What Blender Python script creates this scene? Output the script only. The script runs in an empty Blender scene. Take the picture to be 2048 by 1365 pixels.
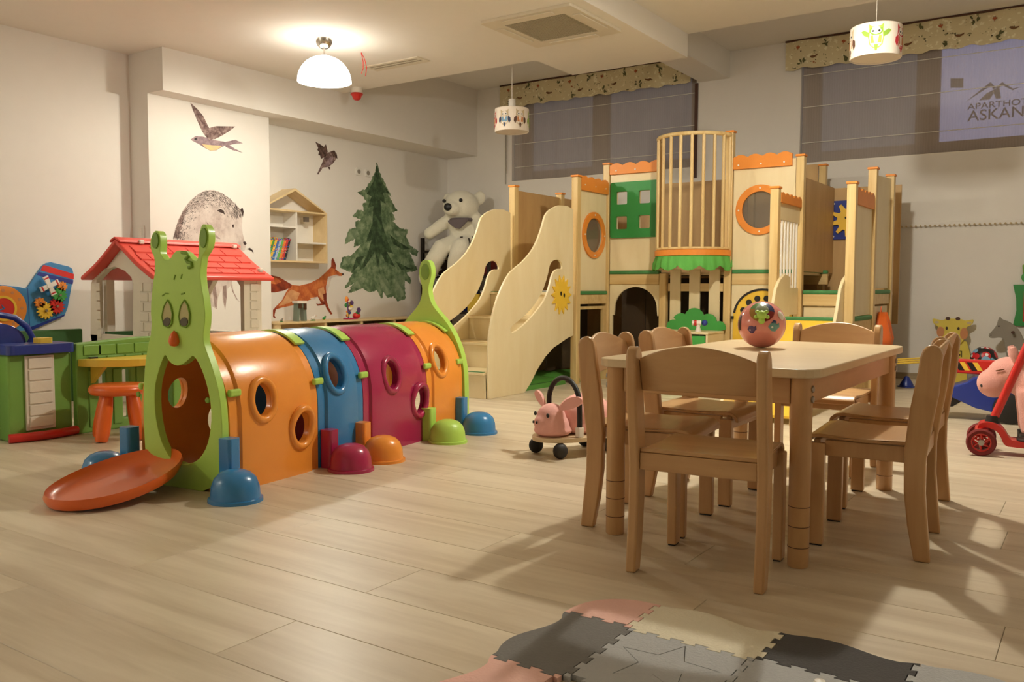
import bpy, bmesh, math, random
from mathutils import Vector, Matrix, Euler
from mathutils.geometry import tessellate_polygon

random.seed(7)
R = math.radians
sc = bpy.context.scene
COL = sc.collection

# ------------------------------------------------------------------ camera
cd = bpy.data.cameras.new('camera')
cd.sensor_width = 36.0
cd.lens = 30.69
cd.clip_start = 0.05
cam = bpy.data.objects.new('camera', cd)
COL.objects.link(cam)
cam.matrix_world = (Matrix.Translation((0, 0, 0.8)) @ Matrix.Rotation(R(34.3), 4, 'Z')
                    @ Matrix.Rotation(R(90 - 3.54), 4, 'X') @ Matrix.Rotation(R(0.2), 4, 'Z'))
sc.camera = cam

# ------------------------------------------------------------------ world (dusk outside the windows), exposure
w = bpy.data.worlds.new('dusk')
sc.world = w
w.use_nodes = True
bg = w.node_tree.nodes['Background']
bg.inputs[0].default_value = (0.33, 0.35, 0.44, 1)
bg.inputs[1].default_value = 0.22
sc.view_settings.view_transform = 'Standard'
sc.view_settings.look = 'None'
sc.view_settings.gamma = 1.0
sc.view_settings.use_curve_mapping = False
sc.view_settings.exposure = -0.07
LAMP_COL = (1.0, 0.945, 0.80)
LAMPS = [  # hanging point x, y, ceiling z, power W of the bulb, strength of the glowing glass
    (-4.967, 4.748, 2.67, 75.0, 8.0),
    (-1.36, 4.45, 2.857, 150.0, 16.0),
    (-5.70, -1.00, 2.67, 54.0, 8.0),
]

# ------------------------------------------------------------------ mesh helpers
def xf(p, m):
    return (m @ Vector(p)) if m is not None else Vector(p)


class MB:
    def __init__(s):
        s.v = []
        s.f = []

    def add(s, vs, fs, m=None):
        o = len(s.v)
        s.v += [xf(p, m) for p in vs]
        s.f += [tuple(i + o for i in f) for f in fs]
        return s

    def box(s, x0, x1, y0, y1, z0, z1, m=None):
        if x0 > x1: x0, x1 = x1, x0
        if y0 > y1: y0, y1 = y1, y0
        if z0 > z1: z0, z1 = z1, z0
        vs = [(x0, y0, z0), (x1, y0, z0), (x1, y1, z0), (x0, y1, z0), (x0, y0, z1), (x1, y0, z1), (x1, y1, z1), (x0, y1, z1)]
        return s.add(vs, [(0, 3, 2, 1), (4, 5, 6, 7), (0, 1, 5, 4), (1, 2, 6, 5), (2, 3, 7, 6), (3, 0, 4, 7)], m)

    def cbox(s, c, d, m=None):
        return s.box(c[0] - d[0] / 2, c[0] + d[0] / 2, c[1] - d[1] / 2, c[1] + d[1] / 2, c[2] - d[2] / 2, c[2] + d[2] / 2, m)

    def tube(s, pts, r, n=10, caps=True, closed=False, m=None):
        pts = [Vector(p) for p in pts]
        N = len(pts)
        rr = list(r) if isinstance(r, (list, tuple)) else [r] * N
        vs, fs = [], []
        prev = None
        for i, p in enumerate(pts):
            a = pts[(i - 1) % N] if (closed or i > 0) else p
            b = pts[(i + 1) % N] if (closed or i < N - 1) else p
            t = (b - a).normalized()
            if prev is None:
                u = t.orthogonal().normalized()
            else:
                u = prev - t * prev.dot(t)
                u = u.normalized() if u.length > 1e-6 else t.orthogonal().normalized()
            prev = u
            v2 = t.cross(u)
            for k in range(n):
                an = 2 * math.pi * k / n
                vs.append(p + (u * math.cos(an) + v2 * math.sin(an)) * rr[i])
        last = N if closed else N - 1
        for i in range(last):
            j = (i + 1) % N
            for k in range(n):
                k2 = (k + 1) % n
                fs.append((i * n + k, i * n + k2, j * n + k2, j * n + k))
        if caps and not closed:
            fs.append(tuple(range(n - 1, -1, -1)))
            fs.append(tuple((N - 1) * n + k for k in range(n)))
        return s.add(vs, fs, m)

    def lathe(s, prof, c=(0, 0, 0), n=28, m=None, a0=0.0, a1=2 * math.pi):
        full = abs(a1 - a0 - 2 * math.pi) < 1e-6
        steps = n if full else n + 1
        vs, fs = [], []
        for k in range(steps):
            a = a0 + (a1 - a0) * k / n
            for r, z in prof:
                vs.append((c[0] + r * math.cos(a), c[1] + r * math.sin(a), c[2] + z))
        L = len(prof)
        for k in range(n):
            k2 = (k + 1) % steps
            for i in range(L - 1):
                q = (k * L + i, k2 * L + i, k2 * L + i + 1, k * L + i + 1)
                if prof[i][0] < 1e-7:
                    q = (q[0], q[2], q[3])
                elif prof[i + 1][0] < 1e-7:
                    q = (q[0], q[1], q[2])
                fs.append(q)
        return s.add(vs, fs, m)

    def ell(s, c, r, n=18, k=11, m=None):
        if isinstance(r, (int, float)):
            r = (r, r, r)
        prof = [(math.sin(math.pi * i / k), -math.cos(math.pi * i / k)) for i in range(k + 1)]
        prof[0] = (0, -1)
        prof[-1] = (0, 1)
        mm = Matrix.Translation(c) @ Matrix.Diagonal((r[0], r[1], r[2], 1))
        if m is not None:
            mm = m @ mm
        return s.lathe(prof, n=n, m=mm)

    def prism(s, out, t0, t1, fn, holes=()):
        """extrude the 2D outline (with holes) between depths t0 and t1; fn(u, v, t) -> xyz"""
        loops = [list(out)] + [list(h) for h in holes]
        flat = [p for l in loops for p in l]
        tris = tessellate_polygon([[Vector((p[0], p[1], 0)) for p in l] for l in loops])
        n = len(flat)
        vs = [fn(p[0], p[1], t0) for p in flat] + [fn(p[0], p[1], t1) for p in flat]
        fs = [tuple(t) for t in tris] + [tuple(i + n for i in reversed(t)) for t in tris]
        o = 0
        for l in loops:
            for i in range(len(l)):
                j = (i + 1) % len(l)
                fs.append((o + i, o + j, n + o + j, n + o + i))
            o += len(l)
        return s.add(vs, fs)


PX = lambda u, v, t: (t, u, v)      # outline in (y, z), depth along x
PY = lambda u, v, t: (u, t, v)      # outline in (x, z), depth along y
PZ = lambda u, v, t: (u, v, t)      # outline in (x, y), depth along z


def circ(cx, cy, r, n=24, ry=None, a0=0.0, a1=360.0):
    ry = r if ry is None else ry
    full = abs(a1 - a0 - 360) < 1e-6
    return [(cx + r * math.cos(R(a0 + (a1 - a0) * i / (n if full else n - 1))),
             cy + ry * math.sin(R(a0 + (a1 - a0) * i / (n if full else n - 1)))) for i in range(n)]


def rrect(x0, x1, y0, y1, r, n=4):
    o = []
    for cx, cy, a in ((x1 - r, y1 - r, 0), (x0 + r, y1 - r, 90), (x0 + r, y0 + r, 180), (x1 - r, y0 + r, 270)):
        for i in range(n + 1):
            b = R(a + 90 * i / n)
            o.append((cx + r * math.cos(b), cy + r * math.sin(b)))
    return o


def smooth_loop(p, it=2):
    for _ in range(it):
        q = []
        for i in range(len(p)):
            a, b = p[i], p[(i + 1) % len(p)]
            q += [(a[0] * .75 + b[0] * .25, a[1] * .75 + b[1] * .25), (a[0] * .25 + b[0] * .75, a[1] * .25 + b[1] * .75)]
        p = q
    return p


def tag(o, label=None, cat=None, group=None, kind=None):
    if label: o['label'] = label
    if cat: o['category'] = cat
    if group: o['group'] = group
    if kind: o['kind'] = kind
    return o


def thing(name, label, cat, loc=(0, 0, 0), rz=0.0, group=None, kind=None):
    o = bpy.data.objects.new(name, None)
    o.empty_display_size = 0.1
    COL.objects.link(o)
    o.location = loc
    o.rotation_euler = (0, 0, rz)
    return tag(o, label, cat, group, kind)


def build(name, mb, mat, parent=None, world=False, smooth=None, bevel=0.0, segs=2, label=None, kind=None, remesh=0.0, sub=0, recenter=True):
    """one mesh object; verts are local to the parent (or in world space when world=True)"""
    vs = [Vector(p) for p in mb.v]
    if world and parent is not None:
        off = Vector(parent.location)
        q = parent
        while q.parent is not None:
            q = q.parent
            off += Vector(q.location)
        vs = [p - off for p in vs]
    lo = Vector((min(p.x for p in vs), min(p.y for p in vs), min(p.z for p in vs)))
    hi = Vector((max(p.x for p in vs), max(p.y for p in vs), max(p.z for p in vs)))
    c = (lo + hi) / 2 if recenter else Vector((0, 0, 0))
    if parent is None and recenter:
        c.z = lo.z
    me = bpy.data.meshes.new(name)
    me.from_pydata([tuple(p - c) for p in vs], [], mb.f)
    bm = bmesh.new()
    bm.from_mesh(me)
    bmesh.ops.recalc_face_normals(bm, faces=bm.faces)
    bm.to_mesh(me)
    bm.free()
    if mat is not None:
        me.materials.append(mat)
    if smooth is not None:
        for f in me.polygons:
            f.use_smooth = True
        me.set_sharp_from_angle(angle=R(smooth))
    o = bpy.data.objects.new(name, me)
    COL.objects.link(o)
    o.location = c
    if parent is not None:
        o.parent = parent
    if remesh:
        m = o.modifiers.new('remesh', 'REMESH')
        m.mode = 'VOXEL'
        m.voxel_size = remesh
        m.use_smooth_shade = True
        m2 = o.modifiers.new('smooth', 'SMOOTH')
        m2.factor = 0.6
        m2.iterations = 8
    if bevel:
        m = o.modifiers.new('bevel', 'BEVEL')
        m.width = bevel
        m.segments = segs
        m.limit_method = 'ANGLE'
        m.angle_limit = R(35)
    if sub:
        m = o.modifiers.new('subdivision', 'SUBSURF')
        m.levels = m.render_levels = sub
    if label: o['label'] = label
    if kind: o['kind'] = kind
    return o


def structure(name, mb, mat, **k):
    o = build(name, mb, mat, **k)
    if o.parent is None:
        o['kind'] = 'structure'
    return o


def dup(root, loc, rz, label=None, group=None):
    r = root.copy()
    COL.objects.link(r)
    r.location = loc
    r.rotation_euler = (0, 0, rz)
    if label: r['label'] = label
    if group: r['group'] = group
    for ch in list(root.children):
        c = ch.copy()
        COL.objects.link(c)
        c.parent = r
        for g in list(ch.children):
            d = g.copy()
            COL.objects.link(d)
            d.parent = c
    return r


def cut(o, cutters):
    """subtract the cutter shapes from o's mesh for good"""
    tmp = []
    for mb in cutters:
        c = build('cutter', mb, None)
        tmp.append(c)
        m = o.modifiers.new('cut', 'BOOLEAN')
        m.operation = 'DIFFERENCE'
        m.solver = 'EXACT'
        m.object = c
    bpy.context.view_layer.update()
    dg = bpy.context.evaluated_depsgraph_get()
    me = bpy.data.meshes.new_from_object(o.evaluated_get(dg))
    o.modifiers.clear()
    old = o.data
    o.data = me
    bpy.data.meshes.remove(old)
    for c in tmp:
        me2 = c.data
        bpy.data.objects.remove(c)
        bpy.data.meshes.remove(me2)


# ------------------------------------------------------------------ materials
def lin(c):
    f = lambda x: x / 12.92 if x <= 0.04045 else ((x + 0.055) / 1.055) ** 2.4
    return tuple(f(x / 255.0) for x in c[:3]) + (1,)


def nmat(name):
    m = bpy.data.materials.new(name)
    m.use_nodes = True
    nt = m.node_tree
    return m, nt, nt.nodes, nt.links, nt.nodes['Principled BSDF']


def plain(name, rgb, rough=0.5, metal=0.0, spec=0.5, var=0.06, scale=9.0, bump=0.0, bscale=60.0, coat=0.0, sheen=0.0):
    """coloured surface with slight mottling and an optional fine relief"""
    m, nt, N, L, b = nmat(name)
    tc = N.new('ShaderNodeTexCoord')
    nz = N.new('ShaderNodeTexNoise')
    nz.inputs['Scale'].default_value = scale
    nz.inputs['Detail'].default_value = 3
    L.new(tc.outputs['Object'], nz.inputs['Vector'])
    mx = N.new('ShaderNodeMix')
    mx.data_type = 'RGBA'
    c = lin(rgb)
    mx.inputs['A'].default_value = tuple(max(0, x * (1 - var)) for x in c[:3]) + (1,)
    mx.inputs['B'].default_value = tuple(min(1, x * (1 + var)) for x in c[:3]) + (1,)
    L.new(nz.outputs['Fac'], mx.inputs['Factor'])
    L.new(mx.outputs['Result'], b.inputs['Base Color'])
    b.inputs['Roughness'].default_value = rough
    b.inputs['Metallic'].default_value = metal
    b.inputs['Specular IOR Level'].default_value = spec
    b.inputs['Coat Weight'].default_value = coat
    if sheen:
        b.inputs['Sheen Weight'].default_value = sheen
    if bump:
        n2 = N.new('ShaderNodeTexNoise')
        n2.inputs['Scale'].default_value = bscale
        L.new(tc.outputs['Object'], n2.inputs['Vector'])
        bp = N.new('ShaderNodeBump')
        bp.inputs['Strength'].default_value = bump
        bp.inputs['Distance'].default_value = 0.01
        L.new(n2.outputs['Fac'], bp.inputs['Height'])
        L.new(bp.outputs['Normal'], b.inputs['Normal'])
    return m


def wood(name, a, bcol, rough=0.4, stretch=(1, 14, 14), scale=1.6, coat=0.0, contrast=(0.3, 0.75), rnd=0.0):
    """streaky wood; the grain runs along the axis with the small stretch factor"""
    m, nt, N, L, b = nmat(name)
    tc = N.new('ShaderNodeTexCoord')
    oi = N.new('ShaderNodeObjectInfo')
    ad = N.new('ShaderNodeVectorMath')
    ad.operation = 'ADD'
    sc_ = N.new('ShaderNodeVectorMath')
    sc_.operation = 'SCALE'
    sc_.inputs[0].default_value = (17.0, 31.0, 11.0)
    L.new(oi.outputs['Random'], sc_.inputs['Scale'])
    L.new(tc.outputs['Object'], ad.inputs[0])
    L.new(sc_.outputs[0], ad.inputs[1])
    mp = N.new('ShaderNodeMapping')
    mp.inputs['Scale'].default_value = stretch
    L.new(ad.outputs[0], mp.inputs['Vector'])
    nz = N.new('ShaderNodeTexNoise')
    nz.inputs['Scale'].default_value = scale
    nz.inputs['Detail'].default_value = 5
    nz.inputs['Roughness'].default_value = 0.6
    nz.inputs['Distortion'].default_value = 0.4
    L.new(mp.outputs[0], nz.inputs['Vector'])
    cr = N.new('ShaderNodeValToRGB')
    cr.color_ramp.elements[0].position = contrast[0]
    cr.color_ramp.elements[1].position = contrast[1]
    cr.color_ramp.elements[0].color = lin(bcol)
    cr.color_ramp.elements[1].color = lin(a)
    L.new(nz.outputs['Fac'], cr.inputs['Fac'])
    src = cr.outputs['Color']
    if rnd:
        hs = N.new('ShaderNodeHueSaturation')
        mr = N.new('ShaderNodeMapRange')
        mr.inputs['To Min'].default_value = 1 - rnd
        mr.inputs['To Max'].default_value = 1 + rnd
        L.new(oi.outputs['Random'], mr.inputs['Value'])
        L.new(mr.outputs[0], hs.inputs['Value'])
        L.new(src, hs.inputs['Color'])
        src = hs.outputs['Color']
    L.new(src, b.inputs['Base Color'])
    b.inputs['Roughness'].default_value = rough
    b.inputs['Coat Weight'].default_value = coat
    b.inputs['Coat Roughness'].default_value = 0.25
    bp = N.new('ShaderNodeBump')
    bp.inputs['Strength'].default_value = 0.06
    bp.inputs['Distance'].default_value = 0.005
    L.new(nz.outputs['Fac'], bp.inputs['Height'])
    L.new(bp.outputs['Normal'], b.inputs['Normal'])
    return m


def emit(name, rgb, strength):
    m, nt, N, L, b = nmat(name)
    b.inputs['Base Color'].default_value = lin(rgb)
    b.inputs['Emission Color'].default_value = lin(rgb)
    b.inputs['Emission Strength'].default_value = strength
    return m


M = {}
M['wall'] = plain('wall_paint', (236, 231, 224), 0.85, var=0.02, bump=0.05, bscale=220)
M['ceil'] = plain('ceiling_paint', (240, 235, 226), 0.85, var=0.015)
M['plank'] = wood('floor_oak', (228, 215, 190), (194, 175, 146), 0.40, (0.9, 9, 9), 1.3, 0.06, (0.22, 0.66), 0.06)
M['joint'] = plain('floor_joint', (96, 74, 52), 0.8)
M['beech'] = wood('beech', (216, 174, 122), (192, 146, 96), 0.33, (12, 12, 1.4), 1.3, 0.35, (0.3, 0.8))
M['beech_x'] = wood('beech_x', (216, 174, 122), (192, 146, 96), 0.33, (1.4, 12, 12), 1.3, 0.35, (0.3, 0.8))
M['laminate'] = wood('table_laminate', (228, 208, 172), (216, 192, 152), 0.35, (1.2, 6, 6), 1.2, 0.1, (0.3, 0.8))
M['birch'] = wood('birch_ply', (242, 226, 188), (230, 210, 164), 0.42, (5, 5, 1.2), 1.5, 0.1, (0.25, 0.8))
M['ply_brown_shaded'] = wood('brown_ply_shaded', (206, 170, 116), (184, 146, 94), 0.5, (5, 5, 1.2), 1.5, 0.0, (0.25, 0.8))  # browner than birch; the castle's inner shade is put into this tone
M['pine'] = wood('pine_post', (234, 208, 150), (206, 170, 108), 0.42, (14, 14, 0.9), 1.3, 0.1, (0.3, 0.75))
M['pine_x'] = wood('pine_rail', (234, 208, 150), (208, 172, 112), 0.42, (0.9, 14, 14), 1.3, 0.1, (0.3, 0.75))
M['orange_w'] = plain('orange_paint', (232, 142, 52), 0.45)
M['green_w'] = plain('green_paint', (44, 138, 62), 0.45)
M['green_pad'] = plain('green_pad', (66, 132, 74), 0.55, bump=0.03)
M['green_bush'] = plain('green_bush', (66, 162, 72), 0.45)
M['yellow_w'] = plain('yellow_paint', (240, 196, 62), 0.45)
M['black'] = plain('black_plastic', (22, 20, 20), 0.45)
M['white'] = plain('white_plastic', (236, 230, 220), 0.4)
M['white_lam'] = plain('white_laminate', (238, 232, 222), 0.45)
M['orange_p'] = plain('orange_plastic', (250, 158, 62), 0.27, coat=0.25, bump=0.03, bscale=90)
M['orange_r'] = plain('red_orange_plastic', (232, 106, 36), 0.3, coat=0.2)
M['blue_p'] = plain('blue_plastic', (52, 130, 190), 0.27, coat=0.25, bump=0.03, bscale=90)
M['crim_p'] = plain('crimson_plastic', (172, 36, 84), 0.25, coat=0.3, bump=0.03, bscale=90)
M['lime'] = plain('lime_plastic', (184, 226, 100), 0.38, coat=0.1, bump=0.03, bscale=70)
M['lime_d'] = plain('lime_plastic_dark', (126, 168, 52), 0.45)
M['leaf'] = plain('leaf_green_plastic', (124, 172, 78), 0.42, coat=0.1, bump=0.04, bscale=50)
M['dkgreen'] = plain('dark_green_plastic', (52, 104, 48), 0.45)
M['cream_p'] = plain('cream_plastic', (238, 230, 214), 0.5, bump=0.05, bscale=60)
M['roof'] = plain('roof_red_plastic', (228, 78, 66), 0.4, coat=0.1, var=0.08)
M['roof_d'] = plain('roof_red_groove', (176, 40, 34), 0.5)
M['navy'] = plain('navy_plastic', (30, 52, 138), 0.35, coat=0.2)
M['red_p'] = plain('red_plastic', (206, 40, 34), 0.33, coat=0.2)
M['yellow_p'] = plain('yellow_plastic', (236, 200, 72), 0.38, coat=0.1)
M['fur'] = plain('cream_plush', (246, 240, 220), 0.95, bump=0.6, bscale=260, sheen=0.4, spec=0.1)
M['pinkfur'] = plain('pink_plush', (234, 170, 158), 0.95, bump=0.5, bscale=240, sheen=0.4, spec=0.1)
M['pink'] = plain('pink_cloth', (240, 182, 174), 0.8, bump=0.1, bscale=200, spec=0.2)
M['pink_l'] = plain('pink_shiny', (238, 150, 140), 0.16, coat=0.5)
M['brownfur'] = plain('brown_plush', (112, 70, 40), 0.95, bump=0.4, bscale=220, spec=0.1)
M['greycloth'] = plain('grey_cloth', (112, 102, 104), 0.9, bump=0.3, bscale=300, spec=0.1)
M['darkmetal'] = plain('dark_metal', (38, 28, 24), 0.5, metal=0.3)
M['chrome'] = plain('chrome', (220, 214, 206), 0.16, metal=1.0)
M['steel'] = plain('steel', (170, 165, 160), 0.3, metal=1.0)
M['rubber'] = plain('black_rubber', (20, 18, 17), 0.6)
M['grey'] = plain('grey_paint', (146, 138, 126), 0.7)
M['slate'] = plain('slate_foam', (128, 126, 124), 0.85, bump=0.25, bscale=140, spec=0.2)
M['charcoal'] = plain('charcoal_foam', (84, 82, 82), 0.85, bump=0.25, bscale=140, spec=0.2)
M['ltgrey'] = plain('light_grey_foam', (186, 188, 190), 0.85, bump=0.25, bscale=140, spec=0.2)
M['creamfoam'] = plain('cream_foam', (236, 228, 204), 0.85, bump=0.25, bscale=140, spec=0.2)
M['pinkfoam'] = plain('pink_foam', (244, 198, 186), 0.85, bump=0.25, bscale=140, spec=0.2)
M['winframe'] = plain('window_frame_brown', (116, 88, 58), 0.5)
M['brown'] = plain('dark_brown', (76, 42, 22), 0.5)
M['sky_blue'] = plain('sky_blue', (66, 130, 190), 0.4)
M['teal'] = plain('teal', (110, 160, 160), 0.4)
M['purple'] = plain('purple', (92, 62, 110), 0.4)

# soft white blind you can half see through
m, nt, N, L, b = nmat('sheer_blind')
b.inputs['Base Color'].default_value = lin((196, 184, 176))
b.inputs['Roughness'].default_value = 0.9
tp = N.new('ShaderNodeBsdfTransparent')
ms = N.new('ShaderNodeMixShader')
tc = N.new('ShaderNodeTexCoord')
wv = N.new('ShaderNodeTexWave')
wv.bands_direction = 'X'
wv.inputs['Scale'].default_value = 14
wv.inputs['Distortion'].default_value = 3
wv.inputs['Detail'].default_value = 2
L.new(tc.outputs['Object'], wv.inputs['Vector'])
mr = N.new('ShaderNodeMapRange')
mr.inputs['To Min'].default_value = 0.57
mr.inputs['To Max'].default_value = 0.61
L.new(wv.outputs['Fac'], mr.inputs['Value'])
L.new(mr.outputs[0], ms.inputs['Fac'])
L.new(tp.outputs[0], ms.inputs[1])
L.new(b.outputs[0], ms.inputs[2])
L.new(ms.outputs[0], N['Material Output'].inputs['Surface'])
M['sheer'] = m

# window glass
m, nt, N, L, b = nmat('window_glass')
b.inputs['Base Color'].default_value = (0.75, 0.8, 0.85, 1)
b.inputs['Roughness'].default_value = 0.05
tp = N.new('ShaderNodeBsdfTransparent')
ms = N.new('ShaderNodeMixShader')
ms.inputs['Fac'].default_value = 0.12
L.new(tp.outputs[0], ms.inputs[1])
L.new(b.outputs[0], ms.inputs[2])
L.new(ms.outputs[0], N['Material Output'].inputs['Surface'])
M['glass'] = m

# printed valance cloth: birds, flowers and twigs on khaki
m, nt, N, L, b = nmat('valance_print')
tc = N.new('ShaderNodeTexCoord')
base = lin((216, 203, 164))
prev = None
layers = [((40, 40, 46), 5.2, (236, 228, 198), 0.62), ((34, 34, 40), 0.0, (150, 142, 104), 0.68), ((18, 18, 26), 3.1, (164, 104, 66), 0.73), ((26, 26, 36), 7.7, (96, 90, 62), 0.71)]
col = None
for scl, off, rgb, th in layers:
    mp = N.new('ShaderNodeMapping')
    mp.inputs['Location'].default_value = (off, off * .7, off * .3)
    mp.inputs['Scale'].default_value = scl
    L.new(tc.outputs['Object'], mp.inputs['Vector'])
    nz = N.new('ShaderNodeTexNoise')
    nz.inputs['Scale'].default_value = 3.0
    L.new(mp.outputs[0], nz.inputs['Vector'])
    va = N.new('ShaderNodeMix')
    va.data_type = 'VECTOR'
    va.inputs['Factor'].default_value = 0.35
    L.new(mp.outputs[0], va.inputs['A'])
    L.new(nz.outputs['Color'], va.inputs['B'])
    vo = N.new('ShaderNodeTexNoise')
    vo.inputs['Scale'].default_value = 1.0
    vo.inputs['Detail'].default_value = 2.5
    L.new(va.outputs['Result'], vo.inputs['Vector'])
    lt = N.new('ShaderNodeMath')
    lt.operation = 'GREATER_THAN'
    lt.inputs[1].default_value = th
    L.new(vo.outputs['Fac'], lt.inputs[0])
    mx = N.new('ShaderNodeMix')
    mx.data_type = 'RGBA'
    if col is None:
        mx.inputs['A'].default_value = base
    else:
        L.new(col, mx.inputs['A'])
    mx.inputs['B'].default_value = lin(rgb)
    L.new(lt.outputs[0], mx.inputs['Factor'])
    col = mx.outputs['Result']
L.new(col, b.inputs['Base Color'])
b.inputs['Roughness'].default_value = 0.9
M['valance'] = m


def paint(name, a, bcol, scale=14.0, c=None):
    """watercolour print: two or three tones that bleed into each other"""
    m, nt, N, L, b = nmat(name)
    tc = N.new('ShaderNodeTexCoord')
    nz = N.new('ShaderNodeTexNoise')
    nz.inputs['Scale'].default_value = scale
    nz.inputs['Detail'].default_value = 6
    nz.inputs['Roughness'].default_value = 0.65
    L.new(tc.outputs['Object'], nz.inputs['Vector'])
    cr = N.new('ShaderNodeValToRGB')
    cr.color_ramp.elements[0].position = 0.36
    cr.color_ramp.elements[1].position = 0.64
    cr.color_ramp.elements[0].color = lin(bcol)
    cr.color_ramp.elements[1].color = lin(a)
    if c:
        e = cr.color_ramp.elements.new(0.5)
        e.color = lin(c)
    L.new(nz.outputs['Fac'], cr.inputs['Fac'])
    L.new(cr.outputs['Color'], b.inputs['Base Color'])
    b.inputs['Roughness'].default_value = 0.8
    return m


# the glowing opal glass of the lamps
m, nt, N, L, b = nmat('opal_glass_lit')
b.inputs['Base Color'].default_value = (0.95, 0.92, 0.86, 1)
b.inputs['Emission Color'].default_value = (1.0, 0.95, 0.84, 1)
b.inputs['Emission Strength'].default_value = LAMPS[0][4]
M['opal'] = m
# ================================================================== THE SETTING
XA, YB = -6.64, 8.34            # mural wall plane, window wall plane
XR, YF = 2.6, -2.6              # the two walls behind and beside the camera

# ---- floor: sub-base plus one object per plank
floor = structure('floor', MB().box(XA - .15, XR + .15, YF - .15, YB + .15, -0.12, -0.0085), M['joint'])
PW, PL = 0.2333, 1.38


def plank_mesh(x0, x1, y0, y1, mb=None):
    mb = mb or MB()
    c, g, d = 0.0011, 0.0005, 0.0012
    x0 += g; x1 -= g; y0 += g; y1 -= g
    vs = []
    for (i, z) in ((0, -0.008), (0, -d), (c, 0.0)):
        vs += [(x0 + i, y0 + i, z), (x1 - i, y0 + i, z), (x1 - i, y1 - i, z), (x0 + i, y1 - i, z)]
    fs = [(3, 2, 1, 0), (8, 9, 10, 11)]
    for a in (0, 4):
        for k in range(4):
            k2 = (k + 1) % 4
            fs.append((a + k, a + k2, a + 4 + k2, a + 4 + k))
    return mb.add(vs, fs)


def in_view(x, y):
    dx, dy = x * 0.826 + y * 0.5635, -x * 0.5635 + y * 0.826
    return dy > 1.2 and abs(dx) < 0.66 * dy + 0.5


full = build('plank', plank_mesh(-PL / 2, PL / 2, -PW / 2, PW / 2), M['plank'], recenter=False)
first = True
rest = MB()
row = 0
y = 1.167 - PW * math.floor((1.167 - YF) / PW)
k0 = -math.floor((1.167 - YF) / PW)
while y < YB:
    sh = -1.577 + (PL / 2 if k0 % 2 else 0) + (0.11 * math.sin(k0 * 2.3) if k0 not in (0, 1, 2) else 0)
    x = sh - PL * math.ceil((sh - XA) / PL)
    y0, y1 = max(y, YF), min(y + PW, YB)
    while x < XR:
        x0, x1 = max(x, XA), min(x + PL, XR)
        if x1 - x0 > .03 and y1 - y0 > .02:
            vis = any(in_view(a, b_) for a in (x0, (x0 + x1) / 2, x1) for b_ in (y0, y1))
            if not vis:
                plank_mesh(x0, x1, y0, y1, rest)
            elif x1 - x0 > PL - 1e-4 and y1 - y0 > PW - 1e-4:
                if first:
                    o = full
                    first = False
                else:
                    o = full.copy()
                    COL.objects.link(o)
                o.parent = floor
                o.location = Vector(((x0 + x1) / 2, (y0 + y1) / 2, 0)) - floor.location
            else:
                build('plank', plank_mesh(x0, x1, y0, y1), M['plank'], floor, world=True)
        x += PL
    y += PW
    k0 += 1
build('plank_field', rest, M['plank'], floor, world=True, kind='stuff')

# ---- walls
structure('wall_left', MB().box(XA - .15, XA, YF - .15, YB + .15, 0, 3.3), M['wall'])
structure('wall_right', MB().box(XR, XR + .15, YF - .15, YB + .15, 0, 3.3), M['wall'])
structure('wall_front', MB().box(XA, XR, YF - .15, YF, 0, 3.3), M['wall'])
W1 = (-5.70, -3.47, 2.0, 3.08)
W2 = (-2.44, -0.06, 1.955, 3.08)
wb = MB()
Y2 = YB + .36
wb.box(XA, W1[0], YB, Y2, 0, 3.3).box(W1[1], W2[0], YB, Y2, 0, 3.3).box(W2[1], XR, YB, Y2, 0, 3.3)
for q in (W1, W2):
    wb.box(q[0], q[1], YB, Y2, 0, q[2]).box(q[0], q[1], YB, Y2, q[3], 3.3)
structure('wall_back', wb, M['wall'])
structure('trim_1', MB().box(XA, -6.395, 4.2, 5.42, 0, 2.335), M['wall'])                 # shallow pier with the badger mural
structure('trim_2', MB().box(XA, -6.19, 4.2, YB, 2.335, 3.1), M['wall'])                   # soffit box along the mural wall
structure('ceiling', MB().box(XA, -2.9, YF, 6.17, 2.67, 3.3).box(-3.98, -2.9, 6.17, 6.77, 2.67, 3.3), M['ceil'])
structure('ceiling', MB().box(-2.9, XR, YF, 6.77, 2.857, 3.3), M['ceil'])
structure('ceiling', MB().box(XA, XR, 6.17, YB, 3.10, 3.3), M['ceil'])
structure('trim_3', MB().box(-3.43, -3.13, 6.77, YB, 2.84, 3.1), M['ceil'])                # beam between the windows
M['base'] = wood('baseboard_oak', (178, 160, 130), (150, 130, 100), 0.5, (0.9, 12, 12), 1.5)
structure('baseboard_back', MB().box(XA, XR, YB - .014, YB, 0, .055), M['base'])
structure('baseboard_left', MB().box(XA, XA + .014, YF, 4.2, 0, .055).box(XA, XA + .014, 5.42, YB - .014, 0, .055), M['base'])

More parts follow.
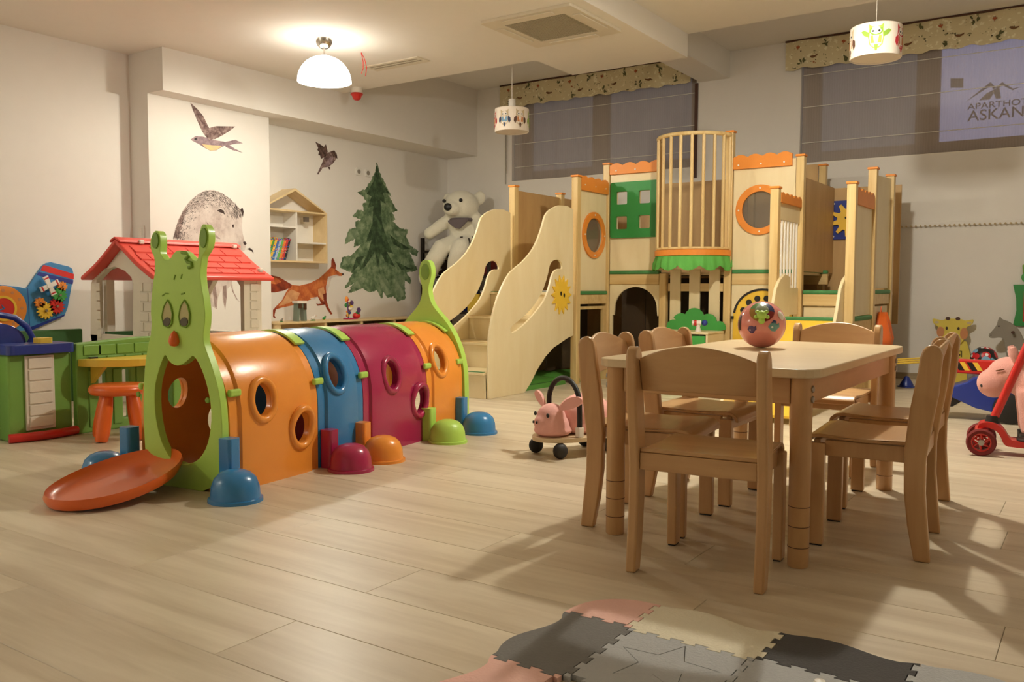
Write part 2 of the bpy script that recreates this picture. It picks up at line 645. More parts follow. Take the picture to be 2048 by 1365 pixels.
# ---- windows
def window(n, q, mull):
    x0, x1, z0, z1 = q
    ya, yb = YB + .20, YB + .27
    fr = MB()
    fr.box(x0, x0 + .07, ya, yb, z0, z1).box(x1 - .07, x1, ya, yb, z0, z1).box(x0 + .07, x1 - .07, ya, yb, z0, z0 + .07).box(x0 + .07, x1 - .07, ya, yb, z1 - .07, z1)
    w_ = structure('window_%d' % n, fr, M['winframe'])
    build('mullion', MB().box(mull - .035, mull + .035, ya, yb, z0 + .07, z1 - .07), M['winframe'], w_, world=True)
    for a, b_ in ((x0 + .07, mull - .035), (mull + .035, x1 - .07)):
        s = MB()
        s.box(a, a + .06, ya - .015, yb - .01, z0 + .07, z1 - .07).box(b_ - .06, b_, ya - .015, yb - .01, z0 + .07, z1 - .07)
        s.box(a + .06, b_ - .06, ya - .015, yb - .01, z0 + .07, z0 + .13).box(a + .06, b_ - .06, ya - .015, yb - .01, z1 - .13, z1 - .07)
        sash = build('sash', s, M['winframe'], w_, world=True, bevel=.004)
        p = build('pane', MB().box(a + .06, b_ - .06, ya + .02, ya + .026, z0 + .13, z1 - .13), M['glass'], w_, world=True)
    build('window_sill', MB().box(x0, x1, YB - .0, ya, z0, z0 + .012), M['white_lam'], w_, world=True)
    return w_


window(1, W1, -4.66)
window(2, W2, -1.385)
# ================================================================== WINDOW DRESSING, LAMPS, CEILING FITTINGS
M['v_brown'] = plain('valance_bird_brown', (120, 84, 54), 0.9)
M['v_rust'] = plain('valance_flower_rust', (176, 96, 58), 0.9)
M['v_leaf'] = plain('valance_leaf_green', (96, 96, 60), 0.9)
M['v_dark'] = plain('valance_berry', (70, 62, 44), 0.9)


def valance(x0, x1, z0, z1, label):
    t = thing('window_valance', label, 'valance', ((x0 + x1) / 2, YB - .035, z0), group='printed window valances')
    n = 120
    mb = MB()
    vs = []
    for i in range(n + 1):
        u = x0 + (x1 - x0) * i / n
        yy = YB - .035 + .010 * math.sin(u * 11) + .006 * math.sin(u * 27 + 1)
        zb = z0 + .007 * math.sin(u * 23) + .005 * math.sin(u * 41)
        for (z, dy) in ((z1, 0), ((z0 + z1) / 2, -.004), (zb, 0)):
            vs.append((u, yy + dy, z))
        for (z, dy) in ((zb, .006), ((z0 + z1) / 2, .004), (z1, .006)):
            vs.append((u, yy + dy, z))
    fs = []
    for i in range(n):
        a, b_ = i * 6, i * 6 + 6
        for k in range(6):
            k2 = (k + 1) % 6
            fs.append((a + k, b_ + k, b_ + k2, a + k2))
    fs += [(0, 1, 2, 3, 4, 5), tuple(n * 6 + k for k in (5, 4, 3, 2, 1, 0))]
    mb.add(vs, fs)
    build('cloth', mb, M['valance'], t, world=True, smooth=60)
    rv = random.Random(int(-x0 * 100))

    def motif(name, pts, u0, zc, mat, s=1.0, flip=1, rot=0.0):
        q = []
        for (a, b_) in pts:
            a, b_ = a * flip * s, b_ * s
            q.append((u0 + a * math.cos(rot) - b_ * math.sin(rot), zc + a * math.sin(rot) + b_ * math.cos(rot)))
        m_ = MB()
        m_.prism(q, 0, .0012, lambda u, v, w_: (u, YB - .035 + .010 * math.sin(u * 11) + .006 * math.sin(u * 27 + 1) - .0065 - w_, v))
        build(name, m_, mat, t, world=True)
    bird = [(-.034, .0), (-.026, .010), (-.012, .012), (.004, .008), (.020, .010), (.040, .016), (.034, .004), (.018, -.006), (.0, -.012), (-.016, -.010), (-.026, -.002)]
    leaf = [(0, 0), (.010, .008), (.026, .010), (.040, .004), (.028, -.004), (.012, -.005)]
    flower = [(0, -.022), (.006, -.006), (.018, -.002), (.016, .012), (.005, .008), (0, .024), (-.007, .009), (-.018, .013), (-.016, -.004), (-.005, -.007)]
    zm = (z0 + z1) / 2
    u = x0 + .10
    while u < x1 - .12:
        motif('bird_print', bird, u + .16, zm - .035 + rv.uniform(-.01, .01), M['v_brown'], 1.0, 1 if rv.random() < .6 else -1, rv.uniform(-.2, .2))
        motif('flower_print', flower, u + .02, zm + .065, M['v_rust'], 1.0, 1, rv.uniform(-.4, .4))
        for (du, dz, a0) in ((.27, .075, 0), (.05, -.075, 1)):
            if u + du > x1 - .05: continue
            for k in range(5):
                motif('leaf_print', leaf, u + du + rv.uniform(-.02, .02), zm + dz + rv.uniform(-.012, .012), M['v_leaf'], rv.uniform(.7, 1.1), 1, rv.uniform(-3.1, 3.1))
        for k in range(4):
            motif('dot_print', circ(0, 0, .006, 7), min(u + rv.uniform(-.05, .33), x1 - .03), zm + rv.uniform(-.08, .09), M['v_dark'], rv.uniform(.6, 1.2))
        u += .40
    build('top_rail', MB().box(x0, x1, YB - .05, YB - .001, z1, z1 + .012), M['brown'], t, world=True)


valance(-5.84, -3.52, 2.845, 3.085, 'khaki bird-and-flower printed valance above the window behind the cage')
valance(-2.58, 0.02, 2.83, 3.085, 'khaki bird-and-flower printed valance above the window with the hotel sign')


def blind(x0, x1, z0, z1, cords, label):
    t = thing('roman_blind', label, 'blind', ((x0 + x1) / 2, YB + .05, z0), group='sheer roman blinds')
    n = 80
    vs, fs = [], []
    for i in range(n + 1):
        u = x0 + (x1 - x0) * i / n
        d = .008 * math.sin(u * 19) + .005 * math.sin(u * 47)
        vs += [(u, YB + .05 + d, z0), (u, YB + .05 + d, z1)]
    fs = [(2 * i, 2 * i + 2, 2 * i + 3, 2 * i + 1) for i in range(n)]
    build('sheer_cloth', MB().add(vs, fs), M['sheer'], t, world=True, smooth=60)
    for z in cords:
        build('rod', MB().tube([(x0, YB + .035, z), (x1, YB + .035, z)], .0035, 6), M['white'], t, world=True)


blind(-5.69, -3.48, 2.02, 3.06, (2.75, 2.43, 2.17), 'sheer roman blind over the window behind the cage balcony')
blind(-2.43, -0.07, 1.975, 3.06, (2.78, 2.485, 2.155), 'sheer roman blind over the window with the glowing hotel sign')

# cord of the first blind at the left of the window and the dark strap at its right
tag(build('blind_cord', MB().tube([(-5.775, YB - .02, 2.85), (-5.775, YB - .02, 1.98)], .004, 6).tube([(-5.755, YB - .02, 2.85), (-5.755, YB - .02, 2.1)], .003, 6), M['grey']),
    'thin grey pull cord hanging left of the blind behind the cage', 'blind cord')
tag(build('shutter_strap', MB().box(-3.485, -3.452, YB - .012, YB - .001, 1.9, 2.835), M['brown'], bevel=.003),
    'dark brown shutter strap hanging beside the window behind the cage', 'strap')

# backlit hotel sign right outside the second window
m, nt, N, L, b = nmat('lightbox')
b.inputs['Base Color'].default_value = lin((220, 220, 240))
b.inputs['Emission Color'].default_value = lin((190, 194, 240))
b.inputs['Emission Strength'].default_value = 0.52
M['lightbox'] = m
M['signink'] = plain('sign_ink', (96, 90, 98), 0.8)
SY = YB + .40
sg = thing('hotel_sign', 'backlit white-blue APARTHOTEL ASKANA sign outside the right window', 'sign', (-.6, SY, 2.0))
build('lightbox', MB().box(-1.36, .1, SY, SY + .05, 1.98, 3.05), M['lightbox'], sg, world=True)


def text(body, x, z, height, width, name, par):
    cu = bpy.data.curves.new(name, 'FONT')
    cu.body = body
    cu.size = 1.0
    cu.extrude = 0.004
    to = bpy.data.objects.new('tmp', cu)
    COL.objects.link(to)
    bpy.context.view_layer.update()
    me = bpy.data.meshes.new_from_object(to.evaluated_get(bpy.context.evaluated_depsgraph_get()))
    bpy.data.objects.remove(to)
    xs = [v.co.x for v in me.vertices]
    ys = [v.co.y for v in me.vertices]
    sx = width / (max(xs) - min(xs))
    sy = height / (max(ys) - min(ys))
    mb = MB()
    mb.add([(x + (v.co.x - min(xs)) * sx, SY - .004 - v.co.z, z + v.co.y * sy) for v in me.vertices], [tuple(p.vertices) for p in me.polygons])
    bpy.data.meshes.remove(me)
    return build(name, mb, M['signink'], par, world=True)


SGB = [(-1.089, 2.278)][0]
text('ASKANA', SGB[0], SGB[1], .092, .53, 'lettering_askana', sg)
SGA = [(-1.093, 2.379)][0]
text('APARTHOTEL', SGA[0], SGA[1], .052, .55, 'lettering_aparthotel', sg)
lg = MB()
O_ = (1560, 0, 4.014)
lg.prism([(-1.105, 2.454), (-0.92, 2.599), (-0.876, 2.545), (-0.894, 2.532), (-0.919, 2.567), (-1.081, 2.468)], SY - .004, SY, PY)
lg.prism([(-0.876, 2.545), (-0.83, 2.588), (-0.748, 2.522), (-0.697, 2.529), (-0.747, 2.508), (-0.829, 2.561), (-0.866, 2.528)], SY - .004, SY, PY)
lg.prism([(-1.002, 2.453), (-0.946, 2.506), (-0.852, 2.548), (-0.834, 2.45), (-0.873, 2.452), (-0.893, 2.5), (-0.916, 2.459), (-0.925, 2.45)], SY - .004, SY, PY)
build('mountain_emblem', lg, M['signink'], sg, world=True)
build('square_patch', MB().prism([(-1.236, 2.672), (-1.134, 2.659), (-1.132, 2.577), (-1.234, 2.59)], SY - .004, SY, PY), M['grey'], sg, world=True)


# ---- pendant lamps with opal glass domes
def pendant(x, y, zc, power, strength, label):
    t = thing('pendant_lamp', label, 'lamp', (x, y, zc), group='opal dome pendant lamps')
    d = zc - 2.67
    glass = M['opal'].copy()
    glass.node_tree.nodes['Principled BSDF'].inputs['Emission Strength'].default_value = strength
    build('ceiling_cup', MB().lathe([(0, -.075), (.03, -.073), (.05, -.055), (.062, -.03), (.065, 0), (0, 0)], n=28), M['chrome'], t, smooth=40)
    build('rod', MB().tube([(0, 0, -.07), (0, 0, -.15 - d * .5)], .006, 8), M['chrome'], t)
    z0 = -.135 - d * .5
    prof = [(.02, z0)]
    for i in range(1, 15):
        a = R(90 * i / 14)
        prof.append((.02 + .182 * math.sin(a), z0 - .19 * (1 - math.cos(a))))
    inner = [(r_ - .006, z - .006) for r_, z in reversed(prof[:-1])]
    inner = [(prof[-1][0] - .008, prof[-1][1])] + inner
    build('glass_dome', MB().lathe(prof + inner, n=40), glass, t, smooth=50)
    build('socket', MB().lathe([(0, z0 + .012), (.026, z0 + .01), (.028, z0 - .05), (0, z0 - .05)], n=16), M['white'], t, smooth=40)
    build('bulb', MB().ell((0, 0, z0 - .10), (.032, .032, .05)), glass, t, smooth=60)
    ld = bpy.data.lights.new('bulb_light', 'POINT')
    ld.energy = power
    ld.color = LAMP_COL
    ld.shadow_soft_size = 0.05
    lo = bpy.data.objects.new('bulb_light', ld)
    COL.objects.link(lo)
    lo.parent = t
    lo.location = (0, 0, z0 - .185)


pendant(*LAMPS[0], 'lit white glass dome pendant on a chrome cup above the playhouse')
pendant(*LAMPS[2], 'white glass dome pendant nearer the viewer, out of the picture on the left')
pendant(*LAMPS[1], 'white glass dome pendant above the table end, just over the picture edge')


# ---- drum lamps with owls
def owl(par, R_, z, a, body, wing, belly, face, s=1.0, spread=False):
    s *= 1.28
    """flat owl print wrapped on the drum at angle a"""
    def wrap(pts, off):
        mb = MB()
        t0, t1 = R_ + off, R_ + off + .0006
        mb.prism(pts, t0, t1, lambda u, v, t: (t * math.cos(a + u / R_), t * math.sin(a + u / R_), z + v))
        return mb
    o = build('owl_print', wrap([(u * s, v * s) for u, v in [(-.028, .035), (-.030, .058), (-.016, .046), (.016, .046), (.030, .058), (.028, .035), (.032, .0), (.026, -.03), (.012, -.045), (-.012, -.045), (-.026, -.03), (-.032, .0)]], .0008), body, par)
    build('face', wrap([(u * s, v * s) for u, v in [(-.024, .040), (.024, .040), (.026, .022), (.016, .010), (-.016, .010), (-.026, .022)]], .0016), face, o, world=False)
    for sx in (-1, 1):
        if spread:
            pts = [(sx * .028, .0), (sx * .05, .012), (sx * .062, .03), (sx * .05, .034), (sx * .03, .022)]
        else:
            pts = [(sx * .026, .012), (sx * .042, .002), (sx * .044, -.02), (sx * .034, -.036), (sx * .024, -.012)]
        build('wing', wrap([(u * s, v * s) for u, v in pts], .0016), wing, o)
        build('eye', wrap([(u * s, v * s) for u, v in circ(sx * .012, .026, .009, 12)], .0022), M['white'], o)
        build('pupil', wrap([(u * s, v * s) for u, v in circ(sx * .012, .026, .0045, 10)], .0028), M['black'], o)
    build('belly', wrap([(u * s, v * s) for u, v in [(-.022, .008), (.022, .008), (.020, -.024), (-.020, -.024)]], .0016), belly, o)
    build('tail', wrap([(u * s, v * s) for u, v in [(-.008, -.03), (.008, -.03), (.004, -.056), (-.004, -.056)]], .0016), wing, o)
    for ch in o.children:
        ch.location = ch.location - o.location
    return o


M['p_blue'] = plain('print_blue', (120, 160, 190), 0.7)
M['p_dblue'] = plain('print_dark_blue', (52, 70, 104), 0.7)
M['p_tan'] = plain('print_tan', (206, 186, 150), 0.7)
M['p_orange'] = plain('print_orange', (206, 140, 92), 0.7)
M['p_brown'] = plain('print_brown', (92, 62, 44), 0.7)
M['p_green'] = plain('print_green', (140, 180, 60), 0.7)
M['p_lime'] = plain('print_lime', (172, 200, 80), 0.7)
M['p_red'] = plain('print_red', (190, 50, 60), 0.7)
M['p_grey'] = plain('print_grey', (110, 90, 90), 0.7)
M['drum'] = plain('drum_white', (240, 228, 214), 0.6)


def drum_lamp(x, y, ztop, zb, zt, rad, label, owls, collar=True):
    t = thing('owl_drum_lamp', label, 'lamp', (x, y, ztop), group='owl drum lamps')
    zb -= ztop
    zt -= ztop
    build('ceiling_cup', MB().lathe([(0, -.03), (.04, -.028), (.05, 0), (0, 0)], n=20), M['white'], t, smooth=40)
    build('cord', MB().tube([(0, 0, -.02), (0, 0, zt + (.08 if collar else -.004))], .0035 if collar else .002, 6), M['white'], t)
    if collar: build('collar', MB().lathe([(0, zt + .085), (.030, zt + .085), (.032, zt - .01), (0, zt - .01)], n=20), M['white'], t, smooth=40)
    sh = build('shade', MB().lathe([(.03, zt), (rad - .004, zt), (rad, zt - .004), (rad, zb + .004), (rad - .003, zb), (rad - .006, zb + .004), (rad - .006, zt - .008), (.03, zt - .006)], n=56), M['drum'], t, smooth=40)
    build('diffuser', MB().lathe([(0, zb + .012), (rad - .006, zb + .012), (rad - .006, zb + .008), (0, zb + .008)], n=40), M['drum'], t, smooth=40)
    for (a, cols, s, spread) in owls:
        owl(t, rad, (zb + zt) / 2, a, *cols, s=s, spread=spread)


A_CAM1 = math.atan2(-6.30, 4.30)     # direction from the lamp back to the viewer side of the room
blue = (M['p_tan'], M['p_dblue'], M['p_blue'], M['p_tan'])
brn = (M['p_tan'], M['p_brown'], M['p_orange'], M['p_tan'])
grn = (M['p_lime'], M['p_green'], M['p_lime'], M['p_green'])
red = (M['p_red'], M['p_red'], M['p_orange'], M['p_red'])
drum_lamp(-4.375, 6.40, 3.10, 2.155, 2.355, .150, 'unlit white drum lamp with a blue and a brown owl by the window blind',
          [(A_CAM1 - .45, blue, 1.0, False), (A_CAM1 + .50, brn, 1.05, False), (A_CAM1 + 1.45, grn, 1, False), (A_CAM1 - 1.4, red, 1, False), (A_CAM1 + 2.4, blue, 1, False), (A_CAM1 - 2.4, brn, 1, False)])
A_CAM2 = math.atan2(-5.75, 1.24)
drum_lamp(-1.245, 5.80, 2.857, 2.215, 2.405, .150, 'unlit white drum lamp with a green winged owl at the right window',
          [(A_CAM2, grn, 1.1, True), (A_CAM2 + 1.2, red, 1.1, False), (A_CAM2 - 1.3, brn, 1.1, False), (A_CAM2 + 2.3, blue, 1, False), (A_CAM2 - 2.3, grn, 1, False)], False)

# ---- ceiling cassette air conditioner
M['ac'] = plain('ac_white', (226, 216, 196), 0.5)
M['acd'] = plain('ac_grille', (92, 85, 72), 0.6)
M['slatd'] = plain('vent_slat', (168, 154, 130), 0.6)
ac = thing('ceiling_air_conditioner', 'square cassette air conditioner with perforated grille in the ceiling', 'air conditioner', (-3.36, 5.42, 2.67))
build('frame', MB().prism(rrect(-.37, .37, -.37, .37, .02), -.022, -.0005, PZ, [rrect(-.245, .245, -.245, .245, .01)]), M['ac'], ac, bevel=.005)
g = build('grille', MB().box(-.243, .243, -.243, .243, -.014, -.0005), M['acd'], ac)
gm = MB()
for i in range(27):
    a = -.234 + i * .018
    gm.box(a - .0024, a + .0024, -.243, .243, -.019, -.0142)
    gm.box(-.243, .243, a - .0024, a + .0024, -.0185, -.0142)
M['acm'] = plain('ac_mesh', (190, 180, 156), 0.6)
build('grille_mesh', gm, M['acm'], ac, kind='stuff')
for k in range(4):
    mm = Matrix.Rotation(math.pi / 2 * k, 4, 'Z')
    build('louvre', MB().box(-.2, .2, .285, .345, -.030, -.0225, mm), M['ac'], ac, bevel=.003)

# ---- linear vent, alarm sounder with loose wires
v = thing('linear_vent', 'long narrow air vent flush in the ceiling beside the alarm', 'vent', (-5.01, 5.61, 2.67))
build('frame', MB().prism(rrect(-.30, .30, -.085, .085, .004), -.008, -.0005, PZ, [rrect(-.265, .265, -.052, .052, .004)]), M['ac'], v)
for i in range(4):
    build('slat', MB().box(-.263, .263, -.043 + i * .0257, -.029 + i * .0257, -.0075, -.001), M['slatd'] if i % 2 == 0 else M['ac'], v)
al = thing('alarm_sounder', 'white and red alarm sounder under the ceiling edge', 'alarm', (-5.93, 6.08, 2.67))
build('base', MB().lathe([(0, 0), (.052, 0), (.054, -.05), (0, -.05)], n=24), M['white'], al, smooth=40)
build('red_body', MB().lathe([(0, -.05), (.056, -.05), (.060, -.062), (.045, -.075), (.042, -.085), (.034, -.105), (.018, -.115), (0, -.117)], n=24), M['red_p'], al, smooth=40)
tag(build('loose_wires', MB().tube([(-5.01, 5.19, 2.669), (-4.985, 5.2, 2.62), (-4.97, 5.21, 2.55), (-4.975, 5.2, 2.48)], .003, 6).tube([(-5.01, 5.19, 2.669), (-5.0, 5.2, 2.6), (-4.99, 5.19, 2.54), (-5.0, 5.18, 2.50)], .003, 6), M['red_p']),
    'two loose red wires hanging from the ceiling', 'wire')
# ---- small wall fittings
M['switchp'] = plain('switch_white', (232, 228, 220), 0.4)


def plate_x(x, y, z, w_, h_, name, label, cat, group=None, round_=False):
    t = thing(name, label, cat, (x, y, z - h_ / 2), group=group)
    build('plate', MB().prism(rrect(y - w_ / 2, y + w_ / 2, z - h_ / 2, z + h_ / 2, .01), x, x + .012, PX), M['switchp'], t, world=True, bevel=.002)
    if round_:
        build('socket_hole', MB().prism(circ(y, z, w_ * .3, 16), x + .0121, x + .014, PX), M['grey'], t, world=True)
    else:
        build('rocker', MB().prism(rrect(y - w_ * .3, y + w_ * .3, z - h_ * .3, z + h_ * .3, .006), x + .0121, x + .018, PX), M['white'], t, world=True)


plate_x(XA, 6.82, 2.02, .08, .08, 'wall_socket', 'white wall socket nearer the small bird', 'socket', 'sockets by the spruce', True)
plate_x(XA, 6.96, 2.02, .08, .08, 'wall_socket', 'white wall socket nearer the spruce top', 'socket', 'sockets by the spruce', True)
t = thing('wall_switch', 'white light switch on the narrow pier side left of the badger', 'switch', (-6.5, 4.2, 1.2))
build('plate', MB().prism(rrect(-6.55, -6.47, 1.19, 1.29, .008), 4.188, 4.1995, PY), M['switchp'], t, world=True, bevel=.002)
build('rocker', MB().prism(rrect(-6.53, -6.49, 1.21, 1.27, .006), 4.182, 4.1879, PY), M['white'], t, world=True)
def subpart(name, mb, mat, part, **k):
    """sub-part whose verts are given in the frame of the thing that owns the part"""
    o = build(name, mb, mat, part, **k)
    o.location = o.location - part.location
    return o


# ================================================================== WALL STICKERS (flat vinyl, a fraction of a millimetre thick)
def decal(name, label, x, layers):
    """layers: (part name, material, [outlines in (y, z)]); every layer lies a hair in front of the one before"""
    pts = [p for _, _, ls in layers for l in ls for p in l]
    t = thing(name, label, 'wall sticker', (x, sum(p[0] for p in pts) / len(pts), min(p[1] for p in pts)))
    for i, (pn, mat, ls) in enumerate(layers):
        for l in ls:
            build(pn, MB().prism(l, x + .0004 + i * .0004, x + .0009 + i * .0004, PX), mat, t, world=True)
    return t


PXW = -6.395
M['feather'] = paint('mural_feather', (168, 146, 140), (84, 62, 60), 30, (126, 102, 98))
M['featherd'] = paint('mural_feather_dark', (116, 90, 80), (52, 36, 32), 30)
M['belly'] = paint('mural_belly', (236, 202, 140), (222, 188, 150), 16)
M['lilac'] = paint('mural_lilac', (170, 148, 150), (120, 98, 108), 20)
SW = (280, 180, 2.625)
decal('swallow_sticker', 'flying swallow wall sticker above the badger', PXW, [
    ('tail', M['lilac'], [[(4.924, 2.047), (5.045, 2.085), (5.126, 2.066), (5.024, 2.044), (4.983, 2.03), (5.043, 2.005), (5.125, 1.982), (5.023, 1.989), (4.943, 2.008)]]),
    ('body', M['lilac'], [[(4.59, 2.024), (4.637, 2.058), (4.712, 2.065), (4.807, 2.052), (4.924, 2.052), (4.984, 2.043), (4.903, 2.003), (4.844, 1.966), (4.785, 1.955), (4.729, 1.972), (4.673, 1.996), (4.617, 2.012)]]),
    ('belly', M['belly'], [[(4.701, 2.0), (4.786, 2.004), (4.903, 2.011), (4.844, 1.969), (4.786, 1.957), (4.738, 1.973)]]),
    ('wing', M['feather'], [[(4.596, 2.327), (4.66, 2.288), (4.715, 2.241), (4.752, 2.183), (4.774, 2.147), (4.74, 2.069), (4.703, 2.112), (4.658, 2.192), (4.614, 2.28)],
                            [(4.774, 2.147), (4.848, 2.174), (5.047, 2.201), (4.986, 2.154), (4.905, 2.101), (4.836, 2.062), (4.768, 2.046), (4.74, 2.069)]]),
    ('eye', M['black'], [[(4.621, 2.032), (4.64, 2.044), (4.655, 2.037), (4.64, 2.025)]]),
])
M['badger'] = paint('mural_badger', (224, 212, 204), (186, 168, 160), 7, (212, 198, 190))
M['badgerd'] = paint('mural_badger_shade', (176, 154, 146), (130, 106, 100), 10)
M['ink'] = plain('mural_ink', (64, 48, 44), 0.85)
BD = [(4.404, 1.191), (4.422, 1.259), (4.457, 1.348), (4.504, 1.429), (4.573, 1.512), (4.654, 1.578), (4.725, 1.614), (4.808, 1.626), (4.892, 1.609), (4.977, 1.566), (5.051, 1.515), (5.088, 1.477), (5.109, 1.411), (5.1, 1.328), (5.109, 1.266), (5.127, 1.204), (5.144, 1.184), (5.132, 1.121), (5.029, 1.076), (5.008, 0.952), (4.987, 0.827), (5.004, 0.745), (5.047, 0.672), (5.087, 0.648), (5.022, 0.682), (4.974, 0.807), (4.936, 0.776), (4.922, 0.663), (4.908, 0.591), (4.885, 0.674), (4.875, 0.776), (4.837, 0.705), (4.823, 0.598), (4.775, 0.624), (4.761, 0.806), (4.709, 0.866), (4.594, 0.904), (4.471, 0.98), (4.418, 1.076)]
strokes = MB()
cy_, cz_ = sum(p[0] for p in BD) / len(BD), sum(p[1] for p in BD[:30]) / 30
rs = random.Random(3)
back = BD[:13]
for k in range(1150):
    i = rs.randrange(len(back) - 1)
    f = rs.random()
    p = Vector((back[i][0] * (1 - f) + back[i + 1][0] * f, back[i][1] * (1 - f) + back[i + 1][1] * f))
    d = (Vector((back[i + 1][0] - back[i][0], back[i + 1][1] - back[i][1]))).normalized()
    n_ = Vector((d.y, -d.x))
    dep = abs(rs.gauss(0, .06)) + .003
    q = p + n_ * dep
    ang = rs.gauss(0.25, .25)
    d2 = Vector((d.x * math.cos(ang) + n_.x * math.sin(ang), d.y * math.cos(ang) + n_.y * math.sin(ang)))
    ln, wd = rs.uniform(.012, .034), rs.uniform(.0007, .0016)
    m2 = Vector((-d2.y, d2.x)) * wd
    a, b_ = q - d2 * ln / 2, q + d2 * ln / 2
    strokes.prism([(a.x, a.y), (q.x + m2.x, q.y + m2.y), (b_.x, b_.y), (q.x - m2.x, q.y - m2.y)], PXW + .0013, PXW + .0018, PX)
bg_ = decal('badger_sticker', 'grey-brown badger wall sticker looming behind the red playhouse roof', PXW, [
    ('body', M['badger'], [BD]),
    ('shade', M['badgerd'], [[(4.404, 1.191), (4.457, 1.343), (4.509, 1.424), (4.549, 1.461), (4.514, 1.371), (4.478, 1.272), (4.459, 1.193)],
                             [(4.731, 1.346), (4.748, 1.337), (4.789, 1.269), (4.871, 1.208), (4.835, 1.211), (4.77, 1.258)],
                             [(4.778, 0.786), (4.809, 0.806), (4.825, 0.705), (4.82, 0.613), (4.799, 0.624)],
                             [(4.888, 0.801), (4.924, 0.807), (4.925, 0.694), (4.908, 0.612), (4.891, 0.694)],
                             [(4.974, 0.817), (5.004, 0.745), (5.047, 0.672), (5.085, 0.65), (5.034, 0.682), (4.986, 0.755)]]),
    ('ear', M['ink'], [[(4.84, 1.452), (4.877, 1.468), (4.907, 1.456), (4.925, 1.419), (4.9, 1.433), (4.87, 1.438)],
                       [(5.085, 1.482), (5.111, 1.496), (5.123, 1.464), (5.114, 1.412), (5.102, 1.442)]]),
    ('eye', M['ink'], [[(4.995, 1.337), (5.01, 1.345), (5.017, 1.328), (5.009, 1.312), (4.997, 1.32)]]),
    ('nose', M['ink'], [[(5.11, 1.193), (5.133, 1.198), (5.149, 1.182), (5.139, 1.167), (5.118, 1.171)]]),
    ('claws', M['ink'], [[(5.152, 1.132), (5.184, 1.144), (5.216, 1.124), (5.225, 1.095), (5.207, 1.113), (5.184, 1.123)]]),
])
build('fur_strokes', strokes, M['ink'], bg_, world=True, kind='stuff')
decal('sparrow_sticker', 'small brown bird wall sticker beside the house-shaped shelf', XA, [
    ('body', M['feather'], [[(6.382, 2.163), (6.462, 2.196), (6.507, 2.169), (6.496, 2.109), (6.447, 2.055), (6.38, 2.018), (6.314, 2.005), (6.248, 1.927), (6.236, 1.935), (6.302, 2.048), (6.329, 2.108)]]),
    ('breast', M['lilac'], [[(6.421, 2.129), (6.461, 2.13), (6.441, 2.064), (6.38, 2.028), (6.341, 2.027), (6.381, 2.086)]]),
    ('wing', M['featherd'], [[(6.214, 2.251), (6.278, 2.235), (6.33, 2.214), (6.357, 2.246), (6.382, 2.172), (6.355, 2.121), (6.289, 2.09), (6.277, 2.121), (6.251, 2.127), (6.264, 2.157), (6.239, 2.173), (6.252, 2.194)]]),
    ('head', M['featherd'], [[(6.422, 2.177), (6.475, 2.198), (6.51, 2.16), (6.517, 2.118), (6.485, 2.127), (6.453, 2.137)]]),
    ('foot', M['featherd'], [[(6.38, 2.024), (6.414, 2.022), (6.411, 1.993), (6.393, 2.0)]]),
])
M['spruce'] = paint('mural_spruce', (148, 166, 132), (66, 92, 62), 11, (106, 130, 94))
M['spruced'] = paint('mural_spruce_dark', (84, 110, 74), (34, 54, 34), 14, (54, 78, 50))
M['sprucel'] = paint('mural_spruce_light', (150, 166, 134), (96, 122, 88), 10)
TR = [(7.107, 2.153), (7.142, 2.054), (7.218, 1.958), (7.279, 1.881), (7.347, 1.799), (7.284, 1.814), (7.356, 1.74), (7.44, 1.648), (7.345, 1.634), (7.402, 1.549), (7.345, 1.529), (7.497, 1.457), (7.621, 1.453), (7.581, 1.375), (7.659, 1.266), (7.806, 1.211), (7.759, 1.152), (7.642, 1.196), (7.725, 1.061), (7.785, 0.996), (7.591, 0.96), (7.674, 0.867), (7.657, 0.834), (7.552, 0.873), (7.567, 0.666), (7.443, 0.631), (7.364, 0.696), (7.269, 0.675), (7.202, 0.743), (7.176, 0.668), (7.086, 0.765), (7.005, 0.74), (6.951, 0.748), (6.878, 0.785), (6.763, 0.753), (6.649, 0.731), (6.764, 0.846), (6.608, 0.781), (6.731, 0.943), (6.597, 0.98), (6.542, 0.999), (6.571, 1.103), (6.71, 1.131), (6.854, 1.25), (6.739, 1.217), (6.769, 1.307), (6.614, 1.24), (6.642, 1.325), (6.685, 1.407), (6.784, 1.42), (6.771, 1.488), (6.857, 1.514), (6.729, 1.545), (6.815, 1.616), (6.901, 1.602), (6.888, 1.69), (6.946, 1.707), (6.903, 1.76), (6.802, 1.796), (6.933, 1.848), (7.007, 1.937), (7.082, 2.047)]
